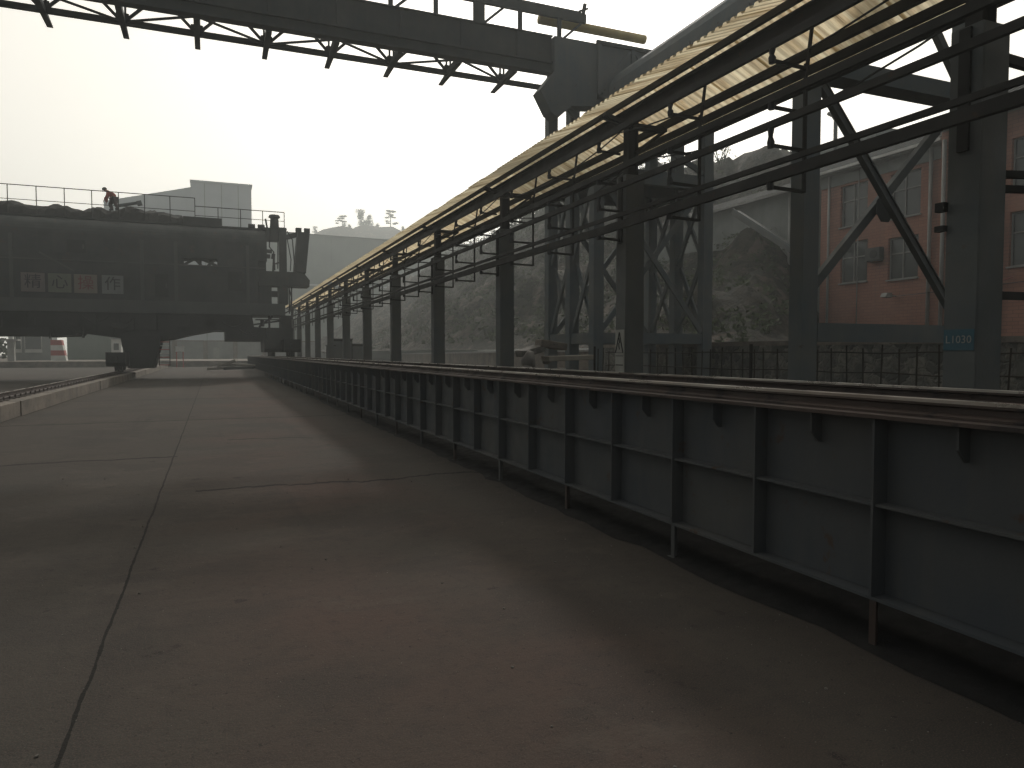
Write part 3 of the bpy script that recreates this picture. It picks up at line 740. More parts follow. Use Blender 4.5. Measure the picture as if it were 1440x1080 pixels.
for k in range(14):
    x0 = rnd.uniform(-16, 2.2); z0 = rnd.uniform(2.6, 3.7); L = rnd.uniform(.5, 1.6); sg_ = rnd.uniform(.15, .5)
    MB().tube([(x0 + L*q/6, YM - .26, z0 - sg_*4*(q/6)*(1 - q/6)) for q in range(7)], .03, 6).build('hose', M['black'], cm)
for k in range(9):
    x0 = rnd.uniform(-14, .2); MB().tube([(x0, YM - .14, rnd.uniform(2.25, 2.4)), (x0 + rnd.uniform(-.1, .1), YM - .14, 2.9)], rnd.uniform(.03, .09), 6).build('hanging_pipe', M['machine_dk'], cm)
for x0 in (-12.5, -9.2, -6.1, -2.8, .9):
    MB().box(x0 - .012, x0 + .012, YM - .012, YM - .001, 4.48, 6.58).build('panel_seam', M['machine_dk'], cm)
MB().box(XE, 3.0, YM - .035, YM - .003, 6.56, 6.62).build('rubbing_strip', M['machine_lt'], cm)
for (xa, xb, za, zb, mt) in ((-7.3, -6.4, 7.0, 7.7, 'machine_dk'), (.9, 1.7, 5.2, 6.3, 'machine_dk'), (-3.0, -2.3, 4.7, 6.0, 'machine_dk'), (-12, -10.8, 5.0, 6.1, 'machine_dk')):
    h_ = MB().box(xa, xb, YM - .05, YM - .0035, za, zb).build('hatch', M[mt], cm); MB().box(xb - .16, xb - .08, YM - .09, YM - .052, (za+zb)/2 - .12, (za+zb)/2 + .12).build('handle', M['machine_lt'], h_)
for (pts_, r_) in (([(3.3, 9.0), (3.25, 7.9), (3.5, 7.6), (3.55, 6.5)], .04), ([(3.75, 8.2), (3.72, 6.6)], .035), ([(4.3, 8.4), (4.5, 7.2), (4.45, 6.5)], .03), ([(5.0, 6.4), (4.7, 6.9), (4.6, 8.4), (4.3, 8.9)], .035), ([(4.35, 5.5), (4.5, 4.9), (4.4, 4.0)], .04)):
    MB().tube([(x_, YM + .05, z_) for x_, z_ in pts_], r_, 6).build('hose', M['black'], cm)
b = MB(); b.tube([(3.05, YM + .2, 4.5), (3.05, YM + .2, 5.4)], .03, 6); b.box(3.36, 3.7, YM + .1, YM + .4, 4.9, 5.25); b.build('control_box', M['machine_dk'], cm)
# right end: open service frame with mast, arm and tilted box
b = MB(); b.box(3.82, 4.25, YM, YM + .45, 4.462, 9.1); b.build('mast', M['machine'], cm)
b = MB(); b.box(2.62, 3.05, YM + .05, YM + .6, 4.462, 7.0); b.box(3.052, 3.8, YM + .1, YM + .5, 8.25, 9.0); b.box(3.102, 3.4, YM + .1, YM + .4, 7.55, 7.75)
b.box(2.62, 3.3, YM + .05, YM + .5, 7.25, 7.45) ; b.build('service_frame', M['machine'], cm)
b = MB(); b.bar((3.45, YM + .2, 6.3), (3.52, YM + .2, 7.3), .12, .12); b.bar((3.45, YM + .2, 7.2), (3.5, YM + .2, 7.5), .22, .2); b.bar((3.8, YM + .2, 7.0), (3.6, YM + .2, 6.9), .1, .1); b.build('valve', M['machine'], cm)
b = MB(); b.extrude([(2.62, 5.55), (5.55, 5.55), (5.58, 5.95), (5.2, 6.42), (2.62, 6.42)], 'y', YM - .15, YM + 1.2); b.build('side_platform', M['machine'], cm)
b = MB(); b.box(3.05, 3.35, YM + .1, YM + 1, 4.462, 5.548); b.box(3.75, 4.3, YM - .02, YM + 1, 4.462, 5.548); b.build('platform_post', M['machine'], cm)
for q in (4.38, 4.52): MB().box(q - .03, q + .03, YM + .1, YM + .3, 3.9, 5.545).build('cable', M['black'], cm)
b = MB(); b.bar((4.255, YM + .2, 8.55), (4.9, YM + .2, 8.75), .25, .28); b.build('arm', M['machine'], cm)
b = MB(); b.bar((5.0, YM + .2, 6.42), (5.25, YM + .2, 8.86), .7, .85, up=(0, 1, 0)); 
b2 = b.build('tilting_box', M['machine'], cm)
for q in (4.98, 5.48):
    MB().box(q - .17, q + .17, YM + .05, YM + .35, 8.87, 9.16).build('lifting_lug', M['machine'], b2)
# deck, railings
MB().box(XE, 3.1, YM + .62, YM + 4.5, 8.972, 9.07).build('deck', M['machine_dk'], cm)
MB().box(-1.5, .62, YM + .7, YM + 3.0, 9.072, 9.52).build('deck_box', M['machine_dk'], cm)
MB().box(2.9, 4.3, YM + .3, YM + 2, 9.002, 9.10).build('deck_end', M['machine_dk'], cm)
def railing(x0, x1, z0, z1, y, step):
    b = MB(); b.tube([(x0, y, z1), (x1, y, z1)], .026, 6); b.tube([(x0, y, (z0+z1)/2), (x1, y, (z0+z1)/2)], .02, 6)
    h = b.build('railing', M['black'], cm)
    n = round((x1 - x0) / step)
    for i in range(n + 1):
        x = x0 + (x1 - x0) * i / n
        MB().tube([(x, y, z0), (x, y, z1)], .026, 6).build('railing_post', M['black'], h)
railing(-23.4, -.85, 9.07, 10.62, YM + .75, 1.3)
railing(-.85, 4.2, 9.07, 10.16, YM + .8, 1.25)
for q in (2.3, 2.85): MB().tube([(q - .2, YM + .9, 9.2), (q + .2, YM + .9, 9.2)], .15, 10).build('roller', M['black'], cm)
b = MB(); b.tube([(3.62, YM + .8, 9.1), (3.62, YM + .8, 9.75), (3.62, YM + .8, 9.8), (3.62, YM + .8, 9.95)], [.28, .24, .36, .3], 12); b.bar((3.2, YM + .8, 9.1), (3.1, YM + .8, 9.7), .1, .1); b.build('winch', M['black'], cm)
# painted slogan boards
SX = [(-9.47, -8.38), (-8.22, -7.13), (-7.0, -5.88), (-5.66, -4.6)]
for (xa, xb), ch, mt, mc in zip(SX, '精心操作', ('sign_red', 'sign_yellow', 'sign_orange', 'sign_white'), ('sign_dk', 'sign_dk', 'red', 'sign_dk')):
    zb, zt = 4.80, 5.83
    s = MB(); s.box(xa, xb, YM - .06, YM - .003, zb, zt); so = s.build('slogan_board', M[mt], cm)
    s = MB(); s.box(xa - .03, xb + .03, YM - .04, YM - .0025, zb - .04, zb - .002); s.box(xa - .03, xb + .03, YM - .04, YM - .0025, zt + .002, zt + .04); s.build('board_frame', M['machine_dk'], so)
    text_mb(ch, .82, ((xa + xb)/2, YM - .07, (zb + zt)/2), (1, 0, 0), (0, 0, 1), .01).build('character', M['machine_dk'] if mc == 'sign_dk' else M['sign_char_red'], so)
# ladder at the leg, red and white
b = MB()
b.bar((-2.85, YM - .2, .75), (-2.85, YM - .1, 2.3), .05, .05); b.bar((-2.3, YM - .2, .75), (-2.3, YM - .1, 2.3), .05, .05)
lad = b.build('ladder', M['rust'], cm)
for k in range(7):
    MB().bar((-2.82, YM - .2 + .01*k, .8 + .22*k), (-2.33, YM - .2 + .01*k, .8 + .22*k), .06, .06).build('rung', M['white'] if k % 2 else M['red'], lad)

# coal heap on the deck
b = MB(); rnd = random.Random(9); nx, ny = 90, 12
def coal_top(x):
    knots = [(-23, 9.95), (-15, 9.9), (-10.3, 9.98), (-8.9, 9.72), (-7.9, 9.97), (-7.0, 9.74), (-6.0, 9.95), (-5.3, 9.70), (-4.3, 10.1), (-3.3, 9.95), (-2.2, 9.86), (-1.6, 9.7), (-1.3, 9.2), (-1.1, 9.08)]
    for (xa, za), (xb, zb) in zip(knots, knots[1:]):
        if xa <= x <= xb: return za + (zb - za) * sstep(xa, xb, x)
    return 9.08
for j in range(ny):
    for i in range(nx):
        x = -23 + 21.9 * i / (nx - 1); y = YM + .8 + 3.4 * j / (ny - 1)
        p = math.sin(math.pi * j / (ny - 1)) ** .45 if 0 < j < ny - 1 else 0
        b.v.append((x, y, 9.071 + (coal_top(x) - 9.071) * p * .98 + (rnd.uniform(-.11, .11) if p else 0)))
for j in range(ny - 1):
    for i in range(nx - 1):
        a = j*nx + i; b.f.append((a, a+1, a+nx+1, a+nx))
ch = b.build('coal_heap', M['coal']); tag(ch, 'uneven black coal heaped along the top deck of the machine', 'coal', kind='stuff')
b = MB(); b.bar((-4.9, YM + 1.5, 10.0), (-3.75, YM + 1.5, 10.28), .3, .12); b.bar((-3.95, YM + 1.5, 10.19), (-3.7, YM + 1.5, 10.26), .34, .24)
o = b.build('chute_plank', M['steel_far']); tag(o, 'pale sloping plank lying on the coal beside the worker', 'plank')

# ---------------------------------------------------------------- worker on the coal
def skin_mesh(name, mat, nodes, edges, parent, sub=2):
    me = bpy.data.meshes.new(name)
    me.from_pydata([n[0] for n in nodes], edges, [])
    o = bpy.data.objects.new(name, me); COL.objects.link(o)
    sk = o.modifiers.new('skin', 'SKIN'); sv = me.skin_vertices[0].data
    for i, n in enumerate(nodes):
        r = n[1]; sv[i].radius = (r, r) if not isinstance(r, tuple) else r
        sv[i].use_root = (i == 0)
    ss = o.modifiers.new('sub', 'SUBSURF'); ss.levels = sub; ss.render_levels = sub
    me.materials.append(mat); o.parent = parent
    return o
px, py, pz = -5.25, YM + 1.35, 9.70
pr = thing('person', (px, py, pz), 'worker in orange jacket and dark trousers bending over the coal on the machine', 'person')
hip = (.13, 0, .68)
body = [(hip, .15), ((.07, 0, .84), .16), ((-.08, 0, 1.00), .175), ((-.24, 0, 1.07), .075), ((-.32, 0, 1.13), .10), ((-.39, 0, 1.11), .075),
        ((.06, .14, .58), .10), ((-.10, .16, .34), .075), ((.03, .17, .05), .055), ((-.09, .17, .03), .045),
        ((.20, -.14, .58), .10), ((.22, -.17, .34), .075), ((.36, -.18, .05), .055), ((.25, -.18, .03), .045),
        ((-.15, .20, .96), .065), ((-.27, .23, .70), .05), ((-.28, .21, .46), .036), ((-.29, .20, .39), .032),
        ((-.12, -.20, .96), .065), ((-.18, -.25, .70), .05), ((-.33, -.18, .52), .036), ((-.37, -.17, .46), .032)]
be = [(0,1),(1,2),(2,3),(3,4),(4,5),(0,6),(6,7),(7,8),(8,9),(0,10),(10,11),(11,12),(12,13),(2,14),(14,15),(15,16),(16,17),(2,18),(18,19),(19,20),(20,21)]
skin_mesh('body', M['skin'], body, be, pr)
def grow(ids, d, mat, name, eds, sub=2):
    m_ = {k: i for i, k in enumerate(ids)}
    skin_mesh(name, mat, [(body[k][0], body[k][1] + d) for k in ids], [(m_[a], m_[b_]) for a, b_ in eds], pr, sub)
grow([0,1,2,14,15,16,18,19,20], .045, M['orange'], 'jacket', [(0,1),(1,2),(2,14),(14,15),(15,16),(2,18),(18,19),(19,20)])
grow([0,6,7,8,10,11,12], .040, M['navy'], 'trousers', [(0,6),(6,7),(7,8),(0,10),(10,11),(11,12)])
for ids in ((8, 9), (12, 13)):
    a, c = Vector(body[ids[0]][0]), Vector(body[ids[1]][0])
    MB().tube([a + Vector((px+.05, py, pz+.02)), c + Vector((px-.05, py, pz))], .065, 8).build('boot', M['black'], pr)
hd = Vector((-.33, 0, 1.14)) + Vector((px, py, pz))
b = MB(); ax = Vector((-.45, 0, 1)).normalized()
b.tube([hd - ax*.01, hd + ax*.06, hd + ax*.11, hd + ax*.135], [.135, .128, .085, .02], 14); b.build('helmet', M['black'], pr, smooth=True)
for s in (1, -1):   # five fingers on each hand
    w_ = Vector(body[17 if s > 0 else 21][0]) + Vector((px, py, pz))
    for k in range(4):
        o_ = Vector((-.01 + .006*k, s*(-.03 + .02*k), -.01)); L = (.065, .075, .07, .055)[k]
        MB().tube([w_ + o_, w_ + o_ + Vector((-.015, 0, -L*.6)), w_ + o_ + Vector((.0, 0, -L))], [.010, .009, .007], 6).build('finger', M['skin'], pr)
    MB().tube([w_ + Vector((.0, -s*.03, .01)), w_ + Vector((-.03, -s*.05, -.03))], [.011, .008], 6).build('thumb', M['skin'], pr)

# ================================================================ PINK BUILDING AND GREY SHED
pb = thing('pink_building', (28, 22, 2.9), 'two storey pink rendered building with grey metal roof up the bank on the right', 'building')
BZ = 1.6
def wall_with_holes(x, y0, y1, z0, z1, holes, t, mat, parent, name='wall'):
    ys_ = sorted({y0, y1, *[h[0] for h in holes], *[h[1] for h in holes]}); zs_ = sorted({z0, z1, *[h[2] for h in holes], *[h[3] for h in holes]})
    b = MB()
    for ya, yb in zip(ys_, ys_[1:]):
        for za, zb in zip(zs_, zs_[1:]):
            cy, cz = (ya+yb)/2, (za+zb)/2
            if any(h[0] < cy < h[1] and h[2] < cz < h[3] for h in holes): continue
            b.add([(x,ya,za),(x,yb,za),(x,yb,zb),(x,ya,zb)], [(0,1,2,3)])
    for h in holes:
        b.add([(x,h[0],h[2]),(x,h[1],h[2]),(x+t,h[1],h[2]),(x+t,h[0],h[2])], [(0,1,2,3)]); b.add([(x,h[0],h[3]),(x,h[1],h[3]),(x+t,h[1],h[3]),(x+t,h[0],h[3])], [(0,1,2,3)])
        b.add([(x,h[0],h[2]),(x,h[0],h[3]),(x+t,h[0],h[3]),(x+t,h[0],h[2])], [(0,1,2,3)]); b.add([(x,h[1],h[2]),(x,h[1],h[3]),(x+t,h[1],h[3]),(x+t,h[1],h[2])], [(0,1,2,3)])
    return b.build(name, mat, parent)
WIN = [(24.55, 26.1, 4.83, 6.75), (21.95, 23.45, 4.75, 6.6), (24.6, 26.15, 7.5, 9.45), (21.9, 23.4, 7.45, 9.4)]
WIN2 = [(16.3, 17.75, 4.7, 6.7), (16.3, 17.75, 7.5, 9.4)]
wall_with_holes(28.0, 20.55, 27.2, BZ, 10.25, WIN, .2, M['pink'], pb)
wall_with_holes(27.4, 8.0, 20.5, BZ, 10.6, WIN2, .2, M['pink'], pb)
b = MB(); b.box(28.0, 33.0, 27.201, 27.35, BZ, 10.25); b.box(27.4, 33, 20.502, 20.548, BZ, 10.6); b.box(32.9, 33.1, 8, 27.2, BZ, 10.2); b.build('end_wall', M['pink'], pb)
for wl, xo in ((WIN, 28.0), (WIN2, 27.4)):
    for (ya, yb, za, zb) in wl:
        b = MB(); f = .05; zm = za + (zb - za) * .62; ym = ya + (yb - ya) * .55
        b.box(xo+.12, xo+.17, ya, yb, za, za+f); b.box(xo+.12, xo+.17, ya, yb, zb-f, zb); b.box(xo+.12, xo+.17, ya, ya+f, za+f, zb-f); b.box(xo+.12, xo+.17, yb-f, yb, za+f, zb-f)
        b.box(xo+.12, xo+.17, ym-f/2, ym+f/2, za+f, zb-f); b.box(xo+.125, xo+.165, ya+f, ym-f/2, zm-.025, zm+.025); b.box(xo+.125, xo+.165, ym+f/2, yb-f, zm-.025, zm+.025)
        wf = b.build('window', M['pipe_white'], pb)
        MB().box(xo+.175, xo+.185, ya, yb, za, zb).build('pane', M['glass'], wf)
        MB().box(xo-.08, xo+.118, ya-.05, yb+.05, za-.06, za-.002).build('sill', M['pipe_white'], wf)
def corr_roof(x0, z0, x1, z1, ya, yb, pitch=.28):
    mb = MB(); pr_ = []
    y = ya
    while y < yb:
        pr_ += [(y, 0), (y+pitch*.4, 0), (y+pitch*.5, .06), (y+pitch*.9, .06)]; y += pitch
    for x, z in ((x0, z0), (x1, z1)):
        for y, h in pr_: mb.v.append((x, y, z + h))
    n = len(pr_)
    for k in range(n-1): mb.f.append((k, k+1, n+k+1, n+k))
    return mb
rf = corr_roof(27.45, 10.22, 30.5, 11.85, 20.6, 27.6).build('roof', M['roof_grey'], pb)
corr_roof(26.8, 10.55, 30.5, 12.5, 7.5, 20.5).build('roof', M['roof_grey'], pb)
corr_roof(33.5, 10.2, 30.5, 11.85, 7.5, 27.6).build('roof', M['roof_grey'], pb)
b = MB(); b.box(27.36, 27.46, 20.6, 27.6, 10.12, 10.24); b.build('gutter', M['white'], pb)
b = MB(); b.box(26.7, 26.8, 7.5, 20.5, 10.44, 10.56); b.build('gutter', M['pipe_white'], pb)
b = MB(); b.box(27.46, 27.995, 20.6, 27.4, 10.06, 10.118); b.box(26.81, 27.395, 8, 20.5, 10.40, 10.44); b.build('soffit', M['grey_wall'], pb)
b = MB(); b.box(27.93, 27.998, 20.6, 27.3, 9.55, 10.055); b.build('fascia', M['grey_wall'], pb)
for (x, y, r_) in ((27.88, 26.75, .06), (27.86, 21.35, .075), (27.3, 20.35, .075), (27.88, 25.0, .025), (27.3, 18.05, .07)):
    MB().tube([(x, y, BZ), (x, y, 10.05)], r_, 10).build('downpipe', M['pipe_white'], pb, smooth=True)
b = MB(); b.tube([(27.98, 23.0, 4.0), (27.5, 23.0, 4.05)], .03, 6); b.extrude([(27.2, 3.95), (27.6, 3.92), (27.6, 4.12), (27.3, 4.12)], 'y', 22.85, 23.15); b.build('wall_lamp', M['pipe_white'], pb)
b = MB(); b.tube([(27.95, 23, 4.0), (27.5, 21.5, 3.98), (27.3, 20, 4.0), (27.3, 17, 4.1)], .015, 5); b.build('cable', M['black'], pb)
b = MB(); b.tube([(27.3, 20.2, 3.3), (27.2, 19.0, 3.9), (27.3, 17.5, 4.3)], .018, 5); b.build('cable', M['red'], pb)
for (y, z, lab) in ((24.0, 5.95, 'grey air conditioner between the two lower windows of the pink building'), (18.35, 6.1, 'grey air conditioner beside the right hand window of the pink building')):
    xo = 28.0 if y > 20 else 27.4
    ac = thing('air_conditioner', (xo - .2, y, z - .3), lab, 'air conditioner', 'air conditioners on the pink wall')
    MB().box(xo - .36, xo - .06, y - .38, y + .38, z - .28, z + .3).build('casing', M['machine_lt'], ac)
    MB().tube([(xo - .375, y - .08, z), (xo - .361, y - .08, z)], .2, 16).build('fan_grille', M['black'], ac)
    b = MB(); b.box(xo - .36, xo - .003, y - .3, y - .26, z - .32, z - .281); b.box(xo - .36, xo - .003, y + .26, y + .3, z - .32, z - .281); b.build('bracket', M['dark'], ac)
# grey shed left of the pink building
gs = thing('grey_shed', (29, 34, 7), 'long grey shed with pale eaves standing on the slope left of the pink building', 'shed')
wall_with_holes(28.2, 28.6, 42.0, 4.0, 10.0, [], .2, M['grey_wall'], gs)
MB().box(28.201, 33, 28.45, 28.598, 3.0, 10.0).build('end_wall', M['grey_wall'], gs)
corr_roof(27.7, 9.95, 31.5, 11.4, 28.4, 42.2).build('roof', M['roof_grey'], gs)
MB().box(27.6, 27.7, 28.4, 42.2, 9.84, 9.97).build('gutter', M['pipe_white'], gs)
for y in (29.0, 29.5): MB().tube([(28.05, y, 3.5), (28.05, y, 9.84)], .09, 10).build('downpipe', M['pipe_white'], gs, smooth=True)
b = MB(); b.box(31.0, 35.0, 26.8, 32.0, 10.4, 12.9); b.build('roof_cabin', M['grey_wall'], gs)
b = MB(); b.tube([(30.9, 29.3, 11.2), (30.9, 29.3, 13.9), (30.9, 29.5, 14.2), (30.9, 29.8, 14.4)], .1, 8); b.build('flue', M['steel'], gs)
b = MB(); b.tube([(30.6, 32.2, 11), (30.6, 32.2, 13.0), (30.6, 31.2, 13.0), (30.6, 31.2, 11)], .03, 6); b.build('roof_guard', M['steel'], gs)
sr = thing('slope_chute', (27, 32, 6), 'dark straight chute lying down the scrub slope below the grey shed', 'chute')
b = MB(); b.bar((26.0, 31.3, 9.0), (26.0, 25.9, 5.75), .5, .25); b.build('trough', M['steel'], sr)
b = MB(); b.bar((25.76, 31.25, 9.17), (25.76, 25.85, 5.92), .05, .1); b.build('edge_rail', M['steel_far'], sr)

# ================================================================ STONE WALL, MESH FENCE, LOW WALL
sw = thing('stone_wall', (16.3, 12, 0), 'rubble stone retaining wall with pale coping behind the wire mesh', 'wall')
MB().box(16.0, 16.6, -8, 29, 0, 1.72).build('masonry', M['stone'], sw)
MB().box(15.93, 16.65, -8, 29, 1.722, 1.86).build('coping', M['concrete'], sw)
mf = thing('mesh_fence', (9, 10, 0), 'bent dark wire mesh fence standing between the portal frame and the stone wall', 'fence')
b = MB(); rnd = random.Random(4); y = 4.6
while y < 16.2:
    t_ = rnd.uniform(-.05, .05); b.tube([(9.0, y, .05), (9.0 + rnd.uniform(-.03,.03), y + t_/2, .8), (9.0, y + t_, 1.58 + rnd.uniform(-.04, .04))], .012, 5); y += .30
b.build('upright_wires', M['wire'], mf)
b = MB()
for z in (.3, .6, .9, 1.2, 1.5):
    b.tube([(9.0, 4.4 + i*.8, z + rnd.uniform(-.015, .015)) for i in range(15)], .010, 5)
b.build('level_wires', M['wire'], mf)
for y in (4.5, 10.4, 16.2): MB().tube([(9.03, y, .0), (9.03, y, 1.66)], .03, 8).build('post', M['dark'], mf)
lw = thing('low_wall', (14, 38, 0), 'long low pale wall at the foot of the scrub slope behind the canopy', 'wall')
b = MB(); b.add([(14.0,25,0),(14.3,25,0),(17.6,70,0),(17.3,70,0),(14.0,25,1.55),(14.3,25,1.55),(17.6,70,1.35),(17.3,70,1.35)], [(0,3,2,1),(4,5,6,7),(0,1,5,4),(1,2,6,5),(2,3,7,6),(3,0,4,7)])
b.build('wall_face', M['concrete'], lw)
b = MB(); b.add([(13.93,25,1.552),(14.37,25,1.552),(17.67,70,1.352),(17.23,70,1.352),(13.93,25,1.64),(14.37,25,1.64),(17.67,70,1.44),(17.23,70,1.44)], [(0,3,2,1),(4,5,6,7),(0,1,5,4),(1,2,6,5),(2,3,7,6),(3,0,4,7)])
b.build('coping', M['pipe_white'], lw)

# rubble heap behind the girder
rnd = random.Random(21); b = MB()
for k in range(120):
    t_ = rnd.random(); y = 17.6 + rnd.random()*2.6; x = 8.0 + t_*2.0
    top = 1.5 * (1 - abs(x - 8.9)/1.4) * (1 - abs(y - 18.9)/2.0); z = rnd.uniform(.1, max(.2, top)); r_ = rnd.uniform(.12, .3)
    b.rock((x, y, z), (r_, r_*rnd.uniform(.7, 1.2), r_*rnd.uniform(.5, .9)), k)
o = b.build('rubble_heap', M['rubble']); tag(o, 'dark heap of broken masonry and spoil behind the rails near the tower', 'rubble', kind='stuff')
slabs = [((8.2, 18.4, 1.55), (.35, .28, .09), .5, 'rubble', 'broken pale slab lying on the left top of the rubble heap'),
         ((8.85, 18.4, 1.72), (.4, .3, .10), -.3, 'concrete', 'flat slab resting on the crest of the rubble heap'),
         ((9.35, 18.3, 1.35), (.75, .25, .07), .05, 'timber', 'long thin board lying across the right of the rubble heap')]
for (c_, sz, an, mt, lab) in slabs:
    b = MB(); d_ = Vector((math.cos(an), math.sin(an)*.4, math.sin(an)*.5)); b.bar(Vector(c_) - d_*sz[0], Vector(c_) + d_*sz[0], sz[1]*2, sz[2]*2)
    tag(b.build('broken_slab', M[mt], bevel=.02), lab, 'slab', 'slabs on the rubble heap')
for i, (c_, lab) in enumerate((((7.85, 17.9, .9), 'light woven sack slumped at the left foot of the rubble heap'), ((8.0, 18.0, 1.3), 'grey woven sack leaning on the upper left of the rubble heap'))):
    b = MB(); b.rock(c_, (.22, .25, .30), 300 + i); tag(b.build('woven_sack', M['sack'], smooth=True), lab, 'sack', 'sacks on the rubble heap')
cab = [(7.3, 44.6, .62, 2.3, 'taller dark control cabinet beside the canopy columns'), (8.35, 44.8, .55, 2.0, 'lower wide dark control cabinet right of the taller one'), (6.65, 44.6, .22, 1.9, 'slim dark box left of the taller control cabinet')]
for x, y, hw, zt, lab in cab:
    c_ = thing('control_cabinet', (x, y, 0), lab, 'cabinet', 'control cabinets by the canopy')
    MB().box(x - hw, x + hw, y, y + .6, .12, zt).build('casing', M['dark'], c_)
    MB().box(x - hw - .04, x + hw + .04, y - .04, y + .64, zt + .002, zt + .06).build('lid', M['dark'], c_)
    MB().box(x - hw + .05, x + hw - .05, y - .02, y - .002, .25, zt - .1).build('door', M['steel'], c_)
    MB().box(x - hw, x + hw, y + .02, y + .58, 0, .118).build('plinth', M['concrete'], c_)

# ================================================================ BACKGROUND BEYOND THE MACHINE
def bldg(name, lab, cat, x0, x1, y0, y1, z1, mat, ribs=0):
    t_ = thing(name, ((x0+x1)/2, y0, 0), lab, cat)
    MB().box(x0, x1, y0, y1, 0, z1).build('wall', mat, t_)
    return t_
wh = bldg('warehouse', 'very large pale green warehouse fading into haze right of the machine', 'warehouse', 5.5, 62, 172, 205, 28.8, M['warehouse'])
corr_roof(4.8, 29.2, 62.7, 27.9, 171.4, 205.5, 2.0).build('roof', M['roof_grey'], wh)
b = MB(); b.box(5.5, 62, 171.9, 171.998, 17, 17.35); b.build('wall_band', M['bluegrey'], wh)
for x in range(8, 62, 6): MB().box(x - .12, x + .12, 171.85, 171.998, 0, 28.2).build('wall_rib', M['warehouse'], wh)
sl = thing('silo_house', (-8, 150, 0), 'tall blue grey clad block rising behind the railings of the machine', 'building')
MB().box(-3.3, 7.4, 150, 168, 0, 33.8).build('wall', M['bluegrey'], sl)
MB().box(-3.5, 7.6, 149.8, 168.2, 33.802, 34.15).build('roof', M['bluegrey'], sl)
b = MB(); b.extrude([(-18.0, 29.2), (-3.31, 33.0), (-3.31, 0), (-18.0, 0)], 'y', 151, 160); b.build('sloping_wing', M['bluegrey'], sl)
for x in (-1.0, 2.0, 5.0): MB().box(x - .06, x + .06, 149.9, 149.998, 0, 33.7).build('cladding_seam', M['warehouse'], sl)
# low structures seen under the machine
fc = MB(); fc.box(-70, 16, 84, 165, -.5, .62); struct(fc.build('forecourt', M['concrete']))
FZ = .62
def fb(name, parent, mat, x0, x1, y0, y1, z0, z1): return MB().box(x0, x1, y0, y1, z0 + FZ, z1 + FZ).build(name, mat, parent)
gw = thing('green_wall', (-14.6, 106, FZ), 'grey green clad wall seen under the machine left of its leg', 'wall')
fb('wall', gw, M['greenwall'], -17.1, -9.0, 106, 106.6, 0, 4.4); fb('coping', gw, M['grey_wall'], -17.2, -8.9, 105.9, 106.7, 4.402, 4.6)
bw_ = thing('boundary_wall', (3, 112, FZ), 'low hazy grey boundary wall closing the yard beyond the machine', 'wall')
fb('wall', bw_, M['grey_wall'], -8.8, 15, 112, 112.5, 0, 2.5); fb('coping', bw_, M['concrete'], -8.9, 15.1, 111.9, 112.6, 2.502, 2.65)
for x in (-5, -1, 3, 7, 11): fb('pier', bw_, M['concrete'], x - .3, x + .3, 111.85, 111.998, 0, 2.5)
wb = thing('white_booth', (-10.7, 98, FZ), 'small white booth between the green wall and the machine leg', 'booth')
fb('wall', wb, M['white'], -11.25, -10.2, 98, 99.5, 0, 2.5); fb('roof', wb, M['grey_wall'], -11.4, -10.0, 97.8, 99.7, 2.502, 2.65)
fb('window', wb, M['glass'], -11.0, -10.45, 97.96, 97.998, 1.2, 2.0)
pl = thing('pale_box', (.4, 108, FZ), 'small pale box standing alone before the hazy boundary wall', 'box')
fb('casing', pl, M['pipe_white'], .05, .8, 108, 108.7, .0, 1.6); fb('lid', pl, M['grey_wall'], 0, .85, 107.95, 108.75, 1.602, 1.7)
sb = thing('striped_barrier', (-15.7, 92, FZ), 'red and white striped concrete barrier block under the left of the machine', 'barrier')
for k in range(4):
    z0 = FZ + k * .57; dx = -.11 * k
    b = MB(); b.extrude([(-16.4, z0 + .0015), (-14.95 + dx, z0 + .0015), (-15.05 + dx, z0 + .568), (-16.4, z0 + .568)], 'y', 92, 93.2); b.build('stripe', M['white'] if k % 2 == 0 else M['red'], sb)
gp = thing('gate_pillar', (-19.2, 88, FZ), 'pale gate pillar with a flat cap and lamp at the far left', 'pillar')
fb('shaft', gp, M['pipe_white'], -19.5, -18.9, 88, 88.6, 0, 2.1); fb('cap', gp, M['pipe_white'], -19.9, -18.5, 87.7, 88.9, 2.102, 2.28); fb('lamp_box', gp, M['white'], -19.4, -19.0, 88.1, 88.5, 2.282, 2.9)
gh = thing('glazed_gatehouse', (-19.4, 98, FZ), 'grey gatehouse with wide dusty glazing behind the gate pillar', 'gatehouse')
fb('wall', gh, M['grey_wall'], -21.2, -17.3, 98, 101, 0, 4.2)
for xa, xb in ((-20.9, -20.3), (-20.0, -18.3)):
    f_ = fb('window', gh, M['white'], xa, xb, 97.9, 97.998, .9, 3.3); fb('pane', f_, M['glass'], xa + .07, xb - .07, 97.86, 97.898, 1.3, 3.2)
hb_ = thing('hedge', (-28, 96, FZ), 'dark trimmed hedge beyond the gate pillar at the far left', 'hedge')
b = MB(); rnd = random.Random(31)
for k in range(2600):
    c_ = Vector((rnd.uniform(-34, -21.4), rnd.uniform(94, 97), FZ + rnd.random()**.6 * 2.4)); d_ = Vector((rnd.uniform(-1,1), rnd.uniform(-1,1), rnd.uniform(-1,1))).normalized(); e_ = d_.orthogonal().normalized()*.16; n_ = d_*.22
    b.add([c_ - e_, c_ + n_, c_ + e_, c_ - n_], [(0,1,2,3)])
b.build('foliage', M['leaf'], hb_)
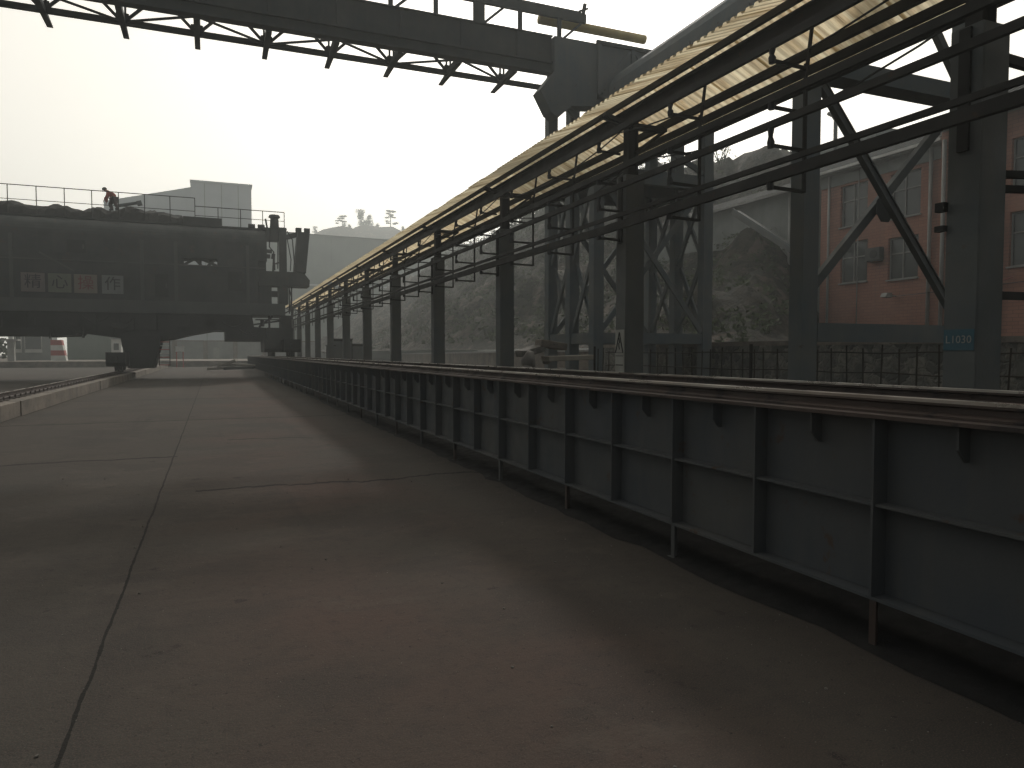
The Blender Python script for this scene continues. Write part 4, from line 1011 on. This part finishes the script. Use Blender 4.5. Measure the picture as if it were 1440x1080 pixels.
# timber and pipes on the yard
rnd = random.Random(8)
tp = [(.6, 61, .1, 2.0, .05, 'pale long plank on the left of the timber pile beyond the machine'), (1.9, 60.6, .12, 2.2, .04, 'thick dark plank at the bottom of the timber pile beyond the machine'),
      (1.8, 61, .34, 2.6, -.05, 'bleached plank lying on top of the timber pile beyond the machine'), (1.0, 60.8, .30, 1.4, .35, 'short plank leaning up on the timber pile beyond the machine')]
for x, y, z, L, an, lab in tp:
    b = MB(); d_ = Vector((math.cos(an), -.3, math.sin(an))) * L/2; c_ = Vector((x, y, z + .12 + abs(d_.z))); b.bar(c_ - d_, c_ + d_, .5, .2)
    tag(b.build('timber_plank', M['timber'] if 'dark' not in lab else M['dark'], bevel=.01), lab, 'plank', 'planks of the timber pile')
sg = thing('site_sign', (-3.1, 80, 0), 'small white sign board on two red posts beyond the machine leg', 'sign')
b = MB(); b.tube([(-3.4, 80, 0), (-3.4, 80, 2.2)], .05, 8); b.tube([(-2.8, 80, 0), (-2.8, 80, 2.2)], .05, 8); b.build('post', M['red'], sg)
MB().box(-3.5, -2.7, 79.92, 79.945, 1.6, 2.15).build('board', M['white'], sg)

# ---------------------------------------------------------------- trees on the far hill
def tree(x, y, z, h, lab, layered, seed):
    rnd = random.Random(seed); t_ = thing('hill_tree', (x, y, z), lab, 'tree', 'trees on the far hill')
    b = MB(); b.tube([(x, y, z - 1), (x + .1, y, z + h*.5), (x, y, z + h*.95)], [h*.035, h*.025, h*.008], 7)
    for k in range(6):
        a = rnd.uniform(0, 6.28); zz = z + h*rnd.uniform(.35, .85); b.tube([(x, y, zz), (x + math.cos(a)*h*.25, y + math.sin(a)*h*.25, zz + h*.06)], [h*.012, h*.004], 5)
    b.build('trunk', M['bark'], t_)
    b = MB(); clumps = []
    for k in range(16):
        if layered: lv = rnd.choice((.30, .45, .62, .78, .92)); rr = h*.46*(1.15 - lv*.75); a = rnd.uniform(0, 6.28); q = rr*math.sqrt(rnd.random()); clumps.append((x + q*math.cos(a), y + q*math.sin(a), z + h*lv, h*.15, .28))
        else: a = rnd.uniform(0, 6.28); lv = rnd.uniform(.12, .95); q = h*.42*rnd.random()*(1.3 - lv); clumps.append((x + q*math.cos(a), y + q*math.sin(a), z + h*lv, h*.17, .8))
    for (cx_, cy_, cz_, cr, fl) in clumps:
        for k in range(70):
            d_ = Vector((rnd.gauss(0, 1), rnd.gauss(0, 1), rnd.gauss(0, 1))).normalized() * cr * rnd.random()**.4; d_.z *= fl
            c_ = Vector((cx_, cy_, cz_)) + d_; e_ = Vector((rnd.gauss(0,1), rnd.gauss(0,1), rnd.gauss(0,1))).normalized(); s_ = h*.028; f_ = e_.orthogonal().normalized()*s_
            b.add([c_ - f_, c_ + e_*s_, c_ + f_, c_ - e_*s_], [(0,1,2,3)])
    b.build('crown', M['leaf'], t_)
TREES = [(52, 0, 9.5, 'layered conifer at the left end of the far hill top', True), (60, 0, 11.5, 'tall bushy tree with rounded crown on the far hill top', False),
         (64, 3, 8.5, 'bushy tree just right of the tall rounded one on the far hill', False), (73, 0, 11.5, 'tiered conifer standing alone near the far hill crest', True),
         (79, 2, 6.0, 'low bushy tree right of the tiered conifer on the far hill', False), (89, 0, 6.5, 'small tree at the right end of the far hill crest', True), (41, 0, 6, 'small rounded tree lowest on the left of the far hill', False), (56, 4, 6.0, 'low round bush filling the gap left of the tall rounded tree', False), (68, 4, 5.0, 'low spreading bush left of the tiered conifer', False)]
def far_z(x):
    u_ = (x - 20) / 210; env = (0.84 + 0.14 * sstep(0.05, .2, u_)) * (1 - 0.40 * sstep(.2, .5, u_)); return 59*env + 1.5*math.sin(x*.21 + 5) + 1.1*math.sin(x*.43) - .5
for i, (x, dy, h, lab, lay) in enumerate(TREES): tree(x, 315 + dy, far_z(x) - .8, h * .7, lab, lay, 40 + i)
# bare scrub along the near hill crest
rnd = random.Random(77); b = MB()
for k in range(420):
    y = rnd.uniform(48, 118); x = 36 + rnd.uniform(-4, 4); z = hill_z(x, y) - .1; h = rnd.uniform(.5, 1.9)
    for q in range(3):
        b.tube([(x, y, z), (x + rnd.uniform(-.5, .5)*h, y + rnd.uniform(-.5, .5)*h, z + h)], [.05, .015], 4, False)
    for q in range(14):
        c_ = Vector((x + rnd.gauss(0, .35)*h, y + rnd.gauss(0, .35)*h, z + h*rnd.uniform(.3, 1.0))); e_ = Vector((rnd.gauss(0,1), rnd.gauss(0,1), rnd.gauss(0,1))).normalized()*.16; f_ = e_.orthogonal().normalized()*.13
        b.add([c_ - f_, c_ + e_, c_ + f_, c_ - e_], [(0,1,2,3)])
for k in range(1500):
    y = 20 + 75 * rnd.random()**1.3; x = 17.5 + 20 * rnd.random()
    if y < 19.8 + (x - 17) * .75: continue
    z = hill_z(x, y); h = rnd.uniform(.25, .9)
    for q in range(16):
        c_ = Vector((x + rnd.gauss(0, .4)*h, y + rnd.gauss(0, .4)*h, z + h*rnd.uniform(0, .8))); e_ = Vector((rnd.gauss(0,1), rnd.gauss(0,1), rnd.gauss(0,1))).normalized()*.13; f_ = e_.orthogonal().normalized()*.09
        b.add([c_ - f_, c_ + e_, c_ + f_, c_ - e_], [(0,1,2,3)])
o = b.build('scrub', M['leaf']); tag(o, 'dry scrub growing along the crest of the near slope', 'scrub', kind='stuff')

# loose gravel on the yard
rnd = random.Random(15); b = MB()
for k in range(2200):
    y = 1.2 + 9 * rnd.random()**1.6; x = rnd.uniform(-3.2, 3.0); r_ = rnd.uniform(.001, .0035) * (3.0 if rnd.random() < .05 else 1)
    b.rock((x, y, r_*.4), (r_, r_*rnd.uniform(.7, 1.2), r_*.7), k)
o = b.build('gravel', M['rubble']); tag(o, 'scattered grit and pebbles lying on the worn yard', 'gravel', kind='stuff')

# ================================================================ HAZE
hz = MB(); hz.box(-500, 500, -140, 580, -1.0, 78.0)
hm = bpy.data.materials.new('smog'); hm.use_nodes = True; t = hm.node_tree; t.nodes.clear()
ho = t.nodes.new('ShaderNodeOutputMaterial'); hv = t.nodes.new('ShaderNodeVolumePrincipled')
hv.inputs['Color'].default_value = (0.82, 0.86, 0.85, 1); hv.inputs['Density'].default_value = HAZE_DENSITY; hv.inputs['Anisotropy'].default_value = 0.5
t.links.new(hv.outputs[0], ho.inputs['Volume'])
o = hz.build('haze', hm); o['kind'] = 'stuff'; o['label'] = 'thin pale smog hanging over the whole yard'; o['category'] = 'haze'
